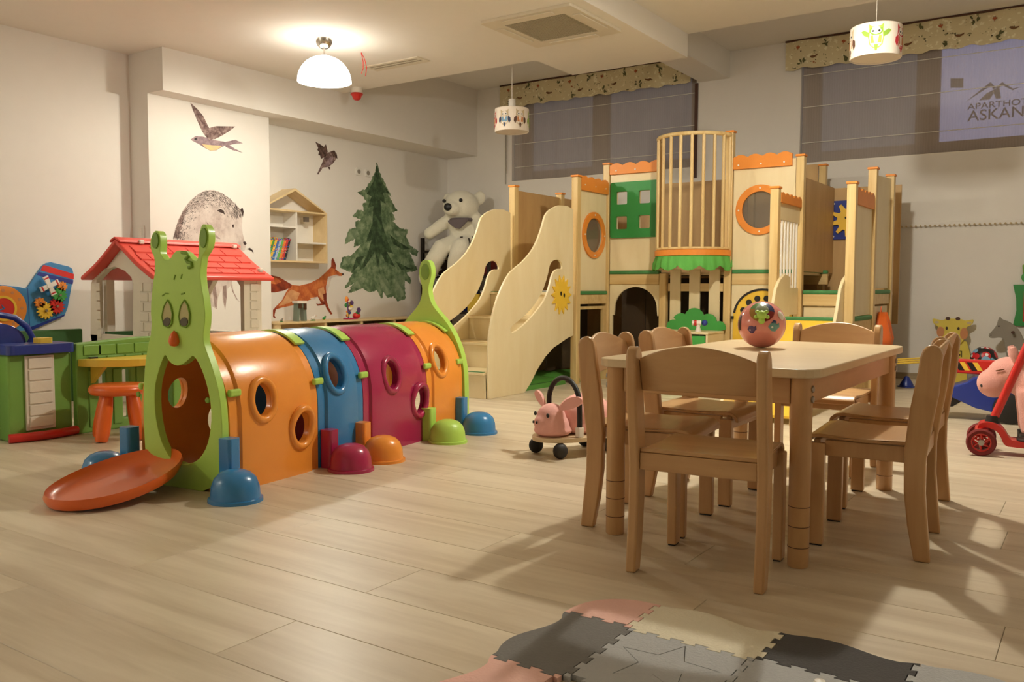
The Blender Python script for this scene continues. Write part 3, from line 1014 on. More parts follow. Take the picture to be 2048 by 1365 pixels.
# ragged needles along the outline
jag = []
rs = random.Random(5)
for i in range(len(TR)):
    a, b_ = TR[i], TR[(i + 1) % len(TR)]
    L_ = math.hypot(b_[0] - a[0], b_[1] - a[1])
    k = max(1, int(L_ / .018))
    dx, dz = (b_[0] - a[0]) / L_, (b_[1] - a[1]) / L_
    for j in range(k):
        f = j / k
        o_ = rs.uniform(-.006, .010) if j else 0
        jag.append((a[0] + (b_[0] - a[0]) * f - dz * o_, a[1] + (b_[1] - a[1]) * f + dx * o_))
decal('spruce_sticker', 'tall green watercolour spruce tree wall sticker', XA, [
    ('crown', M['spruce'], [jag]),
    ('light_boughs', M['sprucel'], [
        [(6.642, 1.315), (6.699, 1.398), (6.798, 1.403), (6.826, 1.354), (6.726, 1.289), (6.656, 1.266)],
        [(6.569, 1.014), (6.598, 1.088), (6.71, 1.107), (6.653, 1.046)],
        [(7.397, 0.957), (7.558, 0.916), (7.541, 0.699), (7.443, 0.657), (7.396, 0.786)],
        [(7.369, 1.424), (7.578, 1.425), (7.561, 1.381), (7.432, 1.364)],
        [(7.118, 0.953), (7.271, 0.87), (7.332, 0.722), (7.238, 0.701), (7.162, 0.786)],
        [(6.678, 0.785), (6.851, 0.908), (6.938, 0.888), (6.821, 0.785)]]),
    ('dark_boughs', M['spruced'], [
        [(7.107, 2.128), (7.163, 1.973), (7.309, 1.831), (7.201, 1.832), (7.246, 1.711), (7.161, 1.745), (7.183, 1.498), (7.274, 1.293), (7.367, 1.169), (7.258, 1.187), (7.398, 1.021), (7.241, 1.071), (7.156, 1.183), (7.118, 1.015), (7.066, 1.18), (6.91, 1.011), (6.822, 0.968), (6.955, 1.156), (7.016, 1.302), (6.927, 1.277), (7.032, 1.488), (7.049, 1.674), (6.96, 1.647), (7.02, 1.775), (6.947, 1.799), (7.052, 1.941)],
        [(7.306, 1.379), (7.464, 1.301), (7.659, 1.234), (7.528, 1.218), (7.368, 1.276)],
        [(6.781, 1.109), (6.911, 1.134), (6.823, 1.029), (6.708, 0.946)],
        [(7.398, 1.085), (7.592, 1.025), (7.691, 1.001), (7.494, 0.991)]]),
])
M['fox'] = paint('mural_fox', (214, 128, 66), (166, 76, 36), 10, (196, 104, 52))
M['foxd'] = paint('mural_fox_dark', (160, 66, 30), (104, 34, 18), 12, (136, 52, 26))
M['foxl'] = paint('mural_fox_light', (230, 178, 128), (204, 140, 92), 10)
M['foxw'] = paint('mural_fox_white', (236, 222, 208), (200, 184, 180), 10)
decal('fox_sticker', 'running orange fox wall sticker under the house-shaped shelf', XA, [
    ('far_leg', M['foxd'], [[(6.228, 0.694), (6.322, 0.642), (6.335, 0.616), (6.27, 0.607), (6.222, 0.603), (6.199, 0.634), (6.227, 0.62), (6.273, 0.625)],
                            [(5.939, 0.628), (5.988, 0.659), (6.04, 0.664), (6.028, 0.639), (5.987, 0.624)]]),
    ('body', M['fox'], [[(5.878, 0.813), (5.99, 0.807), (6.121, 0.832), (6.239, 0.877), (6.326, 0.935), (6.396, 0.987), (6.413, 1.003), (6.483, 0.976), (6.536, 0.945), (6.59, 0.931), (6.563, 0.909), (6.483, 0.909), (6.412, 0.888), (6.385, 0.808), (6.34, 0.719), (6.296, 0.642), (6.22, 0.696), (6.102, 0.657), (6.003, 0.634), (5.89, 0.611), (5.764, 0.594), (5.679, 0.575), (5.658, 0.516), (5.673, 0.494), (5.646, 0.504), (5.647, 0.572), (5.688, 0.608), (5.758, 0.661), (5.814, 0.745)]]),
    ('tail', M['foxd'], [[(5.467, 0.84), (5.545, 0.879), (5.624, 0.907), (5.723, 0.89), (5.815, 0.849), (5.886, 0.816), (5.877, 0.788), (5.783, 0.758), (5.674, 0.74), (5.584, 0.74), (5.51, 0.764)]]),
    ('tail_tip', M['fox'], [[(5.556, 0.865), (5.624, 0.895), (5.7, 0.878), (5.753, 0.842), (5.691, 0.818), (5.6, 0.829)]]),
    ('flank', M['foxl'], [[(5.829, 0.739), (5.877, 0.77), (5.989, 0.733), (5.955, 0.671), (5.827, 0.63), (5.718, 0.607), (5.781, 0.673)],
                          [(6.229, 0.77), (6.307, 0.795), (6.323, 0.731), (6.296, 0.655), (6.237, 0.706)]]),
    ('chest', M['foxw'], [[(6.368, 0.898), (6.483, 0.922), (6.536, 0.919), (6.482, 0.907), (6.415, 0.885), (6.388, 0.808), (6.343, 0.719), (6.338, 0.795)],
                          [(6.119, 0.682), (6.22, 0.694), (6.186, 0.669), (6.136, 0.667)]]),
    ('ear', M['foxd'], [[(6.413, 0.994), (6.419, 1.075), (6.439, 1.096), (6.46, 1.066), (6.484, 1.018), (6.474, 0.976)]]),
    ('front_leg', M['foxd'], [[(6.292, 0.719), (6.344, 0.731), (6.343, 0.655), (6.376, 0.577), (6.425, 0.515), (6.403, 0.509), (6.342, 0.575), (6.311, 0.642)],
                              [(5.647, 0.572), (5.684, 0.602), (5.679, 0.572), (5.662, 0.518), (5.679, 0.491), (5.649, 0.499)]]),
    ('nose', M['ink'], [[(6.569, 0.939), (6.59, 0.935), (6.586, 0.918), (6.568, 0.921)],
                        [(6.473, 0.974), (6.49, 0.971), (6.487, 0.961), (6.473, 0.963)]]),
])

# ================================================================== HOUSE-SHAPED WALL SHELF AND ITS BOOKS
M['shelfwood'] = wood('shelf_birch', (234, 210, 164), (218, 190, 140), 0.45, (5, 1.2, 5), 1.5, 0.05)
sx0, sx1 = XA, XA + .19
s0, s1, sb, se, sa = 5.372, 6.185, 1.03, 1.525, 1.735
sm = (s0 + s1) / 2
T = .016
hs = thing('house_shelf', 'birch house-shaped wall shelf with white dividers above the fox', 'shelf', (XA, sm, sb))
build('base_board', MB().box(sx0, sx1, s0, s1, sb, sb + T), M['shelfwood'], hs, world=True)
build('side_board', MB().box(sx0, sx1, s0, s0 + T, sb + T, se), M['shelfwood'], hs, world=True)
build('side_board', MB().box(sx0, sx1, s1 - T, s1, sb + T, se), M['shelfwood'], hs, world=True)
build('eave_board', MB().box(sx0, sx1, s0 + T, s1 - T, se - T, se), M['shelfwood'], hs, world=True)
for sgn in (-1, 1):
    e0 = (s0, se) if sgn < 0 else (s1, se)
    pr = [e0, (sm, sa), (sm, sa - .023), (e0[0] - sgn * .026, se)]
    build('roof_board', MB().prism(pr, sx0, sx1, PX), M['shelfwood'], hs, world=True)
build('back_panel', MB().prism([(s0 + T, sb + T), (s1 - T, sb + T), (s1 - T, se - T), (s0 + T, se - T)], sx0 + .0005, sx0 + .004, PX), M['white_lam'], hs, world=True)
dv = sm + .012
build('divider', MB().box(sx0 + .004, sx1 - .004, dv - .008, dv + .008, sb + T, se - T), M['white_lam'], hs, world=True)
build('inner_shelf', MB().box(sx0 + .004, sx1 - .004, s0 + T, dv - .008, sb + .325, sb + .341), M['white_lam'], hs, world=True)
build('inner_shelf', MB().box(sx0 + .004, sx1 - .004, dv + .008, s1 - T, sb + .185, sb + .201), M['white_lam'], hs, world=True)
build('cam_fitting', MB().box(sx1 - .12, sx1 - .09, s1 - T - .19, s1 - T - .14, se - T - .075, se - T - .03), M['steel'], hs, world=True)


def cover(name, base, spots):
    m, nt, N, L, b = nmat(name)
    tc = N.new('ShaderNodeTexCoord')
    col = None
    for i, (rgb, scl, th) in enumerate(spots):
        vo = N.new('ShaderNodeTexVoronoi')
        vo.inputs['Scale'].default_value = scl
        mp = N.new('ShaderNodeMapping')
        mp.inputs['Location'].default_value = (i * 3.3, i * 1.7, i)
        L.new(tc.outputs['Object'], mp.inputs['Vector'])
        L.new(mp.outputs[0], vo.inputs['Vector'])
        lt = N.new('ShaderNodeMath')
        lt.operation = 'LESS_THAN'
        lt.inputs[1].default_value = th
        L.new(vo.outputs['Distance'], lt.inputs[0])
        mx = N.new('ShaderNodeMix')
        mx.data_type = 'RGBA'
        if col is None: mx.inputs['A'].default_value = lin(base)
        else: L.new(col, mx.inputs['A'])
        mx.inputs['B'].default_value = lin(rgb)
        L.new(lt.outputs[0], mx.inputs['Factor'])
        col = mx.outputs['Result']
    L.new(col, b.inputs['Base Color'])
    b.inputs['Roughness'].default_value = 0.4
    return m


M['pages'] = plain('pages', (236, 228, 208), 0.9)
rs = random.Random(11)
bks = [((236, 200, 60), 'yellow'), ((70, 150, 70), 'green'), ((236, 190, 70), 'yellow-orange'), ((60, 110, 180), 'blue'), ((170, 190, 220), 'pale blue'), ((100, 180, 90), 'light green'), ((230, 130, 60), 'orange'), ((200, 60, 60), 'red'), ((50, 50, 60), 'black')]
pos = ['leftmost', 'second', 'third', 'fourth', 'fifth', 'sixth', 'seventh', 'eighth', 'last']
yb_ = s0 + T + .012
for i, (rgb, cn) in enumerate(bks):
    h = rs.uniform(.205, .235)
    th = .026
    tilt = R(24 - i * .6)
    mat = cover('book_cover_%d' % i, rgb, [((220, 60, 50), 28, .26), ((50, 110, 200), 36, .24), ((240, 220, 80), 44, .22), ((245, 240, 230), 60, .16)])
    lab = '%s patterned %s picture book, %s in the leaning row' % ('thin', cn, pos[i] if i in (0, 8) else pos[i] + ' from the left')
    t = thing('picture_book', lab, 'book', (sx1 - .1, yb_, sb + T), group='picture books on the house shelf')
    t.rotation_euler = (-tilt, 0, 0)
    build('cover', MB().prism([(-.085, 0), (.085, 0), (.085, th), (-.085, th), (-.085, th - .003), (.082, th - .003), (.082, .003), (-.085, .003)], 0, h, PZ), mat, t)
    build('pages', MB().box(-.083, .0815, .0032, th - .0032, .004, h - .004), M['pages'], t)
    yb_ += th / math.cos(tilt) + .001

# ================================================================== LOW CABINET ALONG THE MURAL WALL
cx0, cx1 = XA, -6.31
cz = .465
units = [(5.44, 6.02), (6.02, 6.52), (6.52, 7.02), (7.02, 7.52)]
names = ['low birch cabinet unit with an open cube next to the pier', 'low birch cabinet unit with a pale drawer below the jumble toy', 'low birch cabinet unit with three red knobs', 'low birch cabinet unit with a blue and a red knob, nearest the plush rack']
for i, (a, b_) in enumerate(units):
    t = thing('low_cabinet', names[i], 'cabinet', ((cx0 + cx1) / 2, (a + b_) / 2, 0), group='low cabinet row under the murals')
    a += .0005; b_ -= .0005
    build('side_panel', MB().box(cx0 + .014, cx1, a, a + .016, 0, cz - .0185), M['shelfwood'], t, world=True)
    build('side_panel', MB().box(cx0 + .014, cx1, b_ - .016, b_, 0, cz - .0185), M['shelfwood'], t, world=True)
    build('back_panel', MB().box(cx0 + .014, cx0 + .02, a + .016, b_ - .016, .06, cz - .0185), M['shelfwood'], t, world=True)
    build('bottom_board', MB().box(cx0 + .02, cx1, a + .016, b_ - .016, .06, .076), M['shelfwood'], t, world=True)
    if i:
        for (z0, z1) in ((.08, .26), (.264, cz - .05)):
            d_ = build('drawer', MB().box(cx1 - .012, cx1 + .004, a + .02 + (.12 if i == 1 else 0), b_ - .02, z0, z1), M['shelfwood'] if i != 1 else M['laminate'], t, world=True, bevel=.002)
            ks = {1: [], 2: [(.06, 'red_p'), (.10, 'red_p'), (.14, 'red_p'), (.28, 'navy')], 3: [(.05, 'red_p'), (.14, 'navy')]}[i]
            for (dy, mt) in (ks if z1 > .3 else []):
                build('knob', MB().ell((cx1 + .018, a + .02 + dy, z1 - .03), .016, 12, 8), M[mt], d_, world=True, smooth=60)
    else:
        build('inner_shelf', MB().box(cx0 + .02, cx1 - .005, a + .016, b_ - .016, .24, .256), M['shelfwood'], t, world=True)
tag(build('cabinet_worktop', MB().box(cx0 + .001, cx1 + .012, 5.43, 7.53, cz - .018, cz), M['shelfwood'], bevel=.002),
    'long pale birch top board over the low cabinets under the murals', 'worktop')
# a stack of grey trays in the second unit
gs = thing('tray_stack', 'stack of thin grey-green trays in the cabinet opening', 'tray stack', (-6.4, 6.10, .0765))
for i in range(9):
    build('tray', MB().box(-6.50, -6.318, 6.05, 6.145, .0765 + i * .036, .0765 + i * .036 + .028), M['teal'], gs, world=True)

# toys standing on the cabinet
M['greenglass'] = plain('grey_green_glaze', (120, 132, 118), 0.35)
t = thing('arch_block', 'small grey-green archway block under the fox, on the low cabinet', 'toy block', (-6.43, 5.80, cz))
build('arch', MB().prism([(5.735, cz), (5.765, cz), (5.78, cz + .13), (5.815, cz + .13), (5.83, cz), (5.86, cz), (5.85, cz + .17), (5.745, cz + .17)], -6.46, -6.40, PX), M['greenglass'], t, world=True, bevel=.004)
build('cap', MB().box(-6.47, -6.39, 5.735, 5.86, cz + .171, cz + .195), M['white'], t, world=True, bevel=.004)
build('brown_panel', MB().box(-6.398, -6.392, 5.75, 5.79, cz + .125, cz + .17).box(-6.398, -6.392, 5.815, 5.85, cz + .11, cz + .17), M['brown'], t, world=True)
for (yy, s, mt, lab) in ((5.955, .8, 'white', 'tiny white bird figurine right of the archway block'), (6.10, .62, 'green_w', 'tiny dark green animal figurine beside the jumble toy'), (5.56, .5, 'grey', 'tiny grey animal figurine at the cabinet end by the pier')):
    t = thing('toy_figurine', lab, 'figurine', (-6.42, yy, cz), group='tiny figurines on the low cabinet')
    build('body', MB().ell((0, 0, .030 * s), (.02 * s, .034 * s, .022 * s)).ell((0, .026 * s, .056 * s), .017 * s).tube([(0, .012 * s, .028 * s), (0, .024 * s, .052 * s)], .011 * s), M[mt], t, remesh=.003)
    build('base', MB().box(-.018 * s, .018 * s, -.025 * s, .025 * s, 0, .010 * s), M['green_w'] if mt != 'green_w' else M['yellow_w'], t)
    build('beak', MB().tube([(0, .04 * s, .058 * s), (0, .056 * s, .056 * s)], [.006 * s, .001], 8), M['orange_w'], t)
jt = thing('activity_toy', 'jumble of bright beads and gears toy on the low cabinet', 'toy', (-6.42, 6.46, cz))
rs = random.Random(4)
jc = ['red_p', 'yellow_p', 'green_w', 'navy', 'orange_p', 'purple', 'crim_p', 'white']
build('base', MB().prism(rrect(-.05, .05, -.06, .075, .02), 0, .014, PZ), M['crim_p'], jt, bevel=.003)
build('post', MB().tube([(0, -.02, .012), (0, -.04, .19)], .006, 8), M['purple'], jt)
for i in range(17):
    zz = .02 + .17 * (i / 17.0)
    yy = rs.uniform(-.08, .08) * (1 - i / 22.0) - .02 + (.05 if i < 6 else 0)
    xx = rs.uniform(-.03, .03)
    r_ = rs.uniform(.013, .024)
    if i % 4 == 1:
        n_ = 10
        gp = []
        for k in range(n_ * 2):
            rr = r_ * (1.45 if k % 2 else 1.05)
            gp.append((yy + rr * math.cos(math.pi * k / n_), zz + r_ + rr * math.sin(math.pi * k / n_)))
        build('gear', MB().prism(gp, xx + .02, xx + .03, PX), M[jc[i % 8]], jt)
    else:
        build('bead', MB().ell((xx, yy, zz + r_), r_, 12, 8), M[jc[i % 8]], jt, smooth=60)
build('tip', MB().ell((0, -.045, .205), (.018, .02, .03), 12, 8), M['orange_p'], jt, smooth=60)
build('ladybird', MB().ell((.0, .095, .035), (.04, .045, .034), 14, 9), M['red_p'], jt, smooth=60)

# ================================================================== DARK RACK IN THE CORNER WITH PLUSH TOYS, BIG WHITE TEDDY ON TOP
M['rackwood'] = wood('rack_shelf', (150, 112, 74), (112, 80, 50), 0.55, (1, 12, 12), 1.5)
rx0, rx1, ry0, ry1, rz = -6.56, -5.62, 7.78, 8.28, 1.36
rk = thing('storage_rack', 'dark metal storage rack in the corner under the white teddy', 'rack', ((rx0 + rx1) / 2, (ry0 + ry1) / 2, 0))
for x in (rx0, rx1):
    for y in (ry0, ry1):
        build('post', MB().box(x - .018, x + .018, y - .018, y + .018, 0, rz), M['darkmetal'], rk, world=True)
for z in (.10, .50, .90, 1.19):
    f = build('shelf', MB().box(rx0 + .02, rx1 - .02, ry0 + .012, ry1 - .012, z, z + .018), M['rackwood'], rk, world=True)
    build('rail', MB().box(rx0 + .019, rx1 - .019, ry0 - .012, ry0 + .0115, z - .006, z + .024), M['darkmetal'], rk, world=True)
mid = -5.98
build('post', MB().box(mid - .014, mid + .014, ry0 - .03, ry0 - .0125, .9, rz), M['darkmetal'], rk, world=True)
build('brace', MB().tube([(mid + .1, ry0 - .02, 1.34), (mid + .22, ry0 - .02, 1.0)], .008, 6), M['darkmetal'], rk, world=True)
build('top_rail', MB().box(mid + .16, rx1, ry0 - .03, ry0 - .0125, rz - .02, rz), M['darkmetal'], rk, world=True)
# bins and soft toys on the rack
M['dkred'] = plain('dark_red_cloth', (110, 30, 28), 0.9)
M['dkbrown'] = plain('dark_brown_plush', (70, 40, 26), 0.95, bump=.3)
def soft(x, y, z, r_, mat, lab):
    t = thing('soft_toy', lab, 'soft toy', (x, y, z), group='soft toys on the rack')
    mb = MB().ell((0, 0, r_ * .75), (r_ * .8, r_ * .75, r_ * .78)).ell((0, -r_ * .15, r_ * 1.75), r_ * .58)
    for s_ in (-1, 1):
        mb.ell((s_ * r_ * .42, -r_ * .1, r_ * 2.2), r_ * .2).ell((s_ * r_ * .6, -r_ * .6, r_ * .3), (r_ * .28, r_ * .45, r_ * .28)).ell((s_ * r_ * .8, -r_ * .35, r_ * .95), (r_ * .24, r_ * .4, r_ * .24))
    build('body', mb, mat, t, remesh=r_ * .09)
    build('muzzle', MB().ell((0, -r_ * .70, r_ * 1.62), (r_ * .2, r_ * .14, r_ * .16), 12, 8), M['p_tan'], t, smooth=60)
    for s_ in (-1, 1):
        build('eye', MB().ell((s_ * r_ * .2, -r_ * .66, r_ * 1.88), r_ * .06, 8, 6), M['black'], t, smooth=60)


soft(-6.30, 7.98, .9185, .13, M['dkbrown'], 'dark brown soft toy on the rack between the teddy legs')
soft(-6.02, 7.97, .9185, .11, M['p_orange'], 'tan soft toy on the rack right of the teddy foot')
soft(-5.78, 7.98, .9185, .14, M['dkred'], 'dark red soft toy on the rack by the slide panel')
for (x, wd, h, mt, lab) in ((-6.38, .22, .22, 'slate', 'grey storage bin on the lower rack shelf'), (-6.12, .18, .30, 'navy', 'tall navy storage bin on the lower rack shelf'), (-5.88, .16, .2, 'yellow_p', 'yellow storage bin seen through the slide slot'), (-5.72, .1, .24, 'white', 'narrow white storage bin at the rack end')):
    t = thing('storage_bin', lab, 'bin', (x, 8.0, .5185), group='bins on the rack')
    out, inn = rrect(-wd / 2, wd / 2, -.17, .17, .02), rrect(-wd / 2 + .006, wd / 2 - .006, -.164, .164, .016)
    build('body', MB().prism(out, .006, h, PZ, [inn]).prism(out, 0, .006, PZ), M[mt], t)
    build('rim', MB().prism(rrect(-wd / 2 - .006, wd / 2 + .006, -.176, .176, .022), h - .02, h, PZ, [out]), M[mt], t)

td = thing('teddy_bear', 'big cream plush teddy bear slumped on top of the corner rack', 'teddy bear', (-6.10, 7.98, 1.2085), rz=R(20))
TSC = 1.19
# local: faces -y
mb = MB()
mb.ell((0, .0, .19), (.155, .13, .21))                         # torso
mb.ell((-.02, -.06, .425), (.175, .155, .15))                  # head
mb.ell((-.065, -.19, .39), (.09, .075, .068))                  # muzzle
mb.ell((-.17, -.0, .505), (.05, .03, .055))
mb.ell((.15, .0, .505), (.06, .03, .07))
mb.tube([(-.11, -.02, .32), (-.22, -.08, .24), (-.30, -.13, .17)], [.062, .062, .055], 14)
mb.ell((-.31, -.135, .165), .058)
mb.tube([(.11, -.02, .32), (.19, -.08, .22), (.21, -.14, .11)], [.064, .068, .06], 14)
mb.ell((.212, -.145, .10), .064)
mb.tube([(-.08, -.05, .07), (-.17, -.20, .02), (-.24, -.24, -.12), (-.29, -.25, -.24)], [.092, .088, .088, .082], 16)
mb.ell((-.295, -.26, -.26), (.08, .08, .085))
mb.tube([(.06, -.05, .07), (.03, -.22, .03), (.01, -.26, -.10), (.0, -.27, -.22)], [.094, .09, .095, .092], 16)
mb.ell((.0, -.28, -.25), (.094, .085, .09))
build('body', mb, M['fur'], td, remesh=.012)
build('nose', MB().ell((-.085, -.263, .40), (.038, .018, .036)), M['black'], td, smooth=60)
build('eye', MB().ell((.025, -.208, .465), .018), M['black'], td, smooth=60)
build('eye', MB().ell((-.15, -.175, .465), .017), M['black'], td, smooth=60)
sc_m = MB()
sc_m.prism([(-.10, .335), (.11, .355), (.10, .33), (.02, .255), (-.02, .26), (-.09, .31)], -.185, -.17, PY)
sc_m.lathe([(.118, .33), (.13, .345), (.118, .365), (.105, .345), (.118, .33)], (0, -.03, 0), 24)
sco = build('scarf', sc_m, M['greycloth'], td, bevel=.004)
sco.location = sco.location + Vector((-.01, -.012, -.055))
for ch in td.children:
    ch.location = ch.location * TSC
    ch.scale = (TSC, TSC, TSC)
# ================================================================== CATERPILLAR TUNNEL
cat = thing('caterpillar_tunnel', 'plastic caterpillar crawl tunnel with lime face and coloured segments', 'play tunnel', (-3.04, 2.123, 0), rz=R(6.26))
TW, TS, TH = .256, .27, .595     # half width, straight wall height, top height


def arch_pts(wd, top, n=22, z0=0.0, ts=TS):
    """half-round arch outline from the right foot over the top to the left foot"""
    o = [(wd, z0), (wd, z0 + (ts - z0) * .5)]
    for i in range(n + 1):
        a = math.pi * i / n
        o.append((wd * math.cos(a), ts + (top - ts) * math.sin(a) ** .92))
    o += [(-wd, z0 + (ts - z0) * .5), (-wd, z0)]
    return o


def shell(y0, y1):
    st = [(y0, -.006), (y0 + .045, -.006), (y0 + .053, .006), (y0 + .10, .012), (y1 - .10, .012), (y1 - .053, .006), (y1 - .045, -.006), (y1, -.006)]
    vs, fs = [], []
    for (yy, of) in st:
        for (x, z) in arch_pts(TW + of, TH + of):
            vs.append((x, yy, max(z, 0)))
    k = len(arch_pts(TW, TH))
    n = len(st)
    for (yy, of) in st:
        for (x, z) in arch_pts(TW - .022, TH - .022):
            vs.append((x, yy, max(z, 0)))
    for i in range(n - 1):
        for j in range(k - 1):
            fs.append((i * k + j, i * k + j + 1, (i + 1) * k + j + 1, (i + 1) * k + j))
            o = n * k
            fs.append((o + i * k + j, o + (i + 1) * k + j, o + (i + 1) * k + j + 1, o + i * k + j + 1))
    for i in (0, n - 1):
        for j in range(k - 1):
            fs.append((i * k + j, i * k + j + 1, n * k + i * k + j + 1, n * k + i * k + j))
    for i in range(n - 1):
        for j in (0, k - 1):
            fs.append((i * k + j, (i + 1) * k + j, n * k + (i + 1) * k + j, n * k + i * k + j))
    return MB().add(vs, fs)


def wall_x(z):
    """half width of the shell at height z"""
    if z <= TS:
        return TW
    return TW * math.sqrt(max(0, 1 - ((z - TS) / (TH - TS)) ** 2))


secs = [(.005, .515, 'orange_p', [(.175, .342), (.395, .20)]), (.519, .835, 'blue_p', [(.645, .405)]), (.839, 1.375, 'crim_p', [(1.055, .365), (1.285, .215)]), (1.379, 1.735, 'orange_p', [(1.505, .405)])]
for (y0, y1, mt, holes) in secs:
    s_ = build('segment', shell(y0, y1), M[mt], cat, recenter=False)
    cs = []
    for (hy, hz) in holes:
        cs.append(MB().prism(circ(hy, hz, .052, 28, .066), -.5, .5, PX))
    # the cutter helper works in the frame of the segment, so drop the parent while cutting
    s_.parent = None
    s_.location = (0, 0, 0)
    cut(s_, cs)
    for f in s_.data.polygons:
        f.use_smooth = True
    s_.data.set_sharp_from_angle(angle=R(32))
    if not s_.data.materials:
        s_.data.materials.append(M[mt])
    s_.parent = cat
    for (hy, hz) in holes:
        for sd in (1, -1):
            for (rr, rad, oo) in ((1.24, .0165, -.004),):
                pts = []
                for i in range(36):
                    a = 2 * math.pi * i / 36
                    yy, zz = hy + .052 * rr * math.cos(a), hz + .066 * rr * math.sin(a)
                    x = wall_x(zz) + .012 + oo + (.014 * max(0, math.sin(a)))
                    pts.append((sd * x, yy, zz))
                build('porthole_rim', MB().tube(pts, rad, 8, closed=True), M[mt], s_, smooth=70)

DXF = -.006
FO = [(u + 3.04 + DXF, v) for u, v in [(-2.783, 0.024), (-2.777, 0.168), (-2.776, 0.303), (-2.79, 0.402), (-2.827, 0.5), (-2.857, 0.558), (-2.871, 0.599), (-2.854, 0.675), (-2.86, 0.742), (-2.874, 0.801), (-2.879, 0.851), (-2.871, 0.893), (-2.867, 0.913), (-2.849, 0.93), (-2.83, 0.958), (-2.828, 1.003), (-2.841, 1.028), (-2.854, 1.037), (-2.867, 1.029), (-2.88, 0.993), (-2.883, 0.951), (-2.884, 0.922), (-2.893, 0.896), (-2.912, 0.896), (-2.932, 0.914), (-2.959, 0.934), (-3.0, 0.939), (-3.025, 0.925), (-3.04, 0.905), (-3.068, 0.899), (-3.085, 0.914), (-3.099, 0.932), (-3.092, 0.965), (-3.096, 1.003), (-3.116, 1.021), (-3.138, 1.007), (-3.153, 0.977), (-3.15, 0.94), (-3.129, 0.912), (-3.128, 0.861), (-3.144, 0.8), (-3.159, 0.712), (-3.154, 0.624), (-3.184, 0.544), (-3.205, 0.445), (-3.215, 0.309), (-3.212, 0.192), (-3.208, 0.12), (-3.208, -0.029)]]
FO[0] = (FO[0][0], 0.0)
FO[-1] = (FO[-1][0], 0.0)
FI = [(u + 3.04 + DXF, v) for u, v in [(-3.078, 0.529), (-3.067, 0.509), (-3.042, 0.491), (-3.008, 0.485), (-2.974, 0.497), (-2.943, 0.518), (-2.926, 0.531), (-2.903, 0.513), (-2.871, 0.464), (-2.846, 0.398), (-2.832, 0.332), (-2.834, 0.264), (-2.849, 0.203), (-2.873, 0.157), (-2.909, 0.119), (-2.979, 0.093), (-3.05, 0.103), (-3.085, 0.134), (-3.117, 0.184), (-3.137, 0.244), (-3.147, 0.315), (-3.144, 0.395), (-3.122, 0.458), (-3.093, 0.513)]]
FI = smooth_loop(FI, 1)
face = build('face', MB().prism(smooth_loop(FO[1:-1] + [FO[-1], FO[0]], 1), -.042, -.008, PY, [FI]), M['lime'], cat, bevel=.007, segs=3, smooth=40)
fc = lambda lst: [(u + 3.04 + DXF, v) for u, v in lst]
for q in (circ(465, 85, 24, 20, 58), circ(262, 95, 19, 20, 44)):
    pass
AN = [[(-2.851, 1.025), (-2.837, 1.008), (-2.834, 0.979), (-2.843, 0.954), (-2.857, 0.942), (-2.87, 0.955), (-2.874, 0.98), (-2.867, 1.009)], [(-3.116, 1.013), (-3.104, 1.0), (-3.099, 0.975), (-3.107, 0.955), (-3.12, 0.945), (-3.136, 0.955), (-3.142, 0.976), (-3.134, 1.0)]]
for q in AN:
    subpart('antenna_pad', MB().prism(smooth_loop([(u + 3.04 + DXF, v) for u, v in q], 2), -.047, -.0415, PY), M['lime_d'], face, bevel=.002)
EY = [[(-3.056, 0.744), (-3.04, 0.723), (-3.03, 0.689), (-3.037, 0.65), (-3.057, 0.636), (-3.08, 0.644), (-3.09, 0.679), (-3.077, 0.718)], [(-2.963, 0.745), (-2.945, 0.724), (-2.935, 0.691), (-2.939, 0.652), (-2.959, 0.639), (-2.986, 0.645), (-2.995, 0.681), (-2.984, 0.719)]]
PU = [[(-3.062, 0.678), (-3.042, 0.671), (-3.04, 0.654), (-3.054, 0.64), (-3.077, 0.644), (-3.082, 0.661)], [(-2.966, 0.68), (-2.946, 0.673), (-2.943, 0.656), (-2.956, 0.642), (-2.981, 0.645), (-2.988, 0.664)]]
M['eye'] = plain('eye_pale', (196, 188, 128), 0.35)
M['pupil'] = plain('eye_dark', (84, 78, 52), 0.35)
for e_, p_ in zip(EY, PU):
    q = subpart('eye', MB().prism(smooth_loop(fc(e_), 2), -.0455, -.0415, PY), M['eye'], face)
    subpart('eyelid_line', MB().tube([(u, -.046, v) for u, v in fc(e_)] , .003, 6, closed=True), M['lime_d'], face)
    subpart('pupil', MB().prism(smooth_loop(fc(p_), 2), -.0485, -.0456, PY), M['pupil'], face)
NS = fc([(-3.018, 0.622)])[0]
subpart('nose', MB().lathe([(0, -.032), (.016, -.028), (.022, -.012), (.018, .008), (.010, .022), (0, .032)], (NS[0], -.05, NS[1] - .028), 16), M['orange_r'], face, smooth=60)
CU = fc([(-2.973, 0.93), (-2.945, 0.927), (-2.936, 0.915), (-2.953, 0.904), (-2.942, 0.892), (-2.923, 0.889), (-2.919, 0.876), (-2.937, 0.87)])
subpart('hair_curl', MB().tube([(u, -.044, v) for u, v in CU], .007, 8), M['lime_d'], face, smooth=60)
for ln in ([(-3.088, 0.761), (-3.07, 0.77), (-3.053, 0.769)], [(-2.982, 0.768), (-2.963, 0.772)], [(-3.021, 0.824), (-3.013, 0.843)], [(-2.983, 0.828), (-2.975, 0.846)]):
    subpart('brow_line', MB().tube([(u, -.042, v) for u, v in fc(ln)], .003, 6), M['lime_d'], face)
for (bx, bz) in ((.185, .36), (-.205, .36)):
    subpart('bolt', MB().lathe([(0, 0), (.012, 0), (.010, .005), (0, .006)], n=12, m=Matrix.Translation((bx, -.042, bz)) @ Matrix.Rotation(R(90), 4, 'X')), M['lime_d'], face)

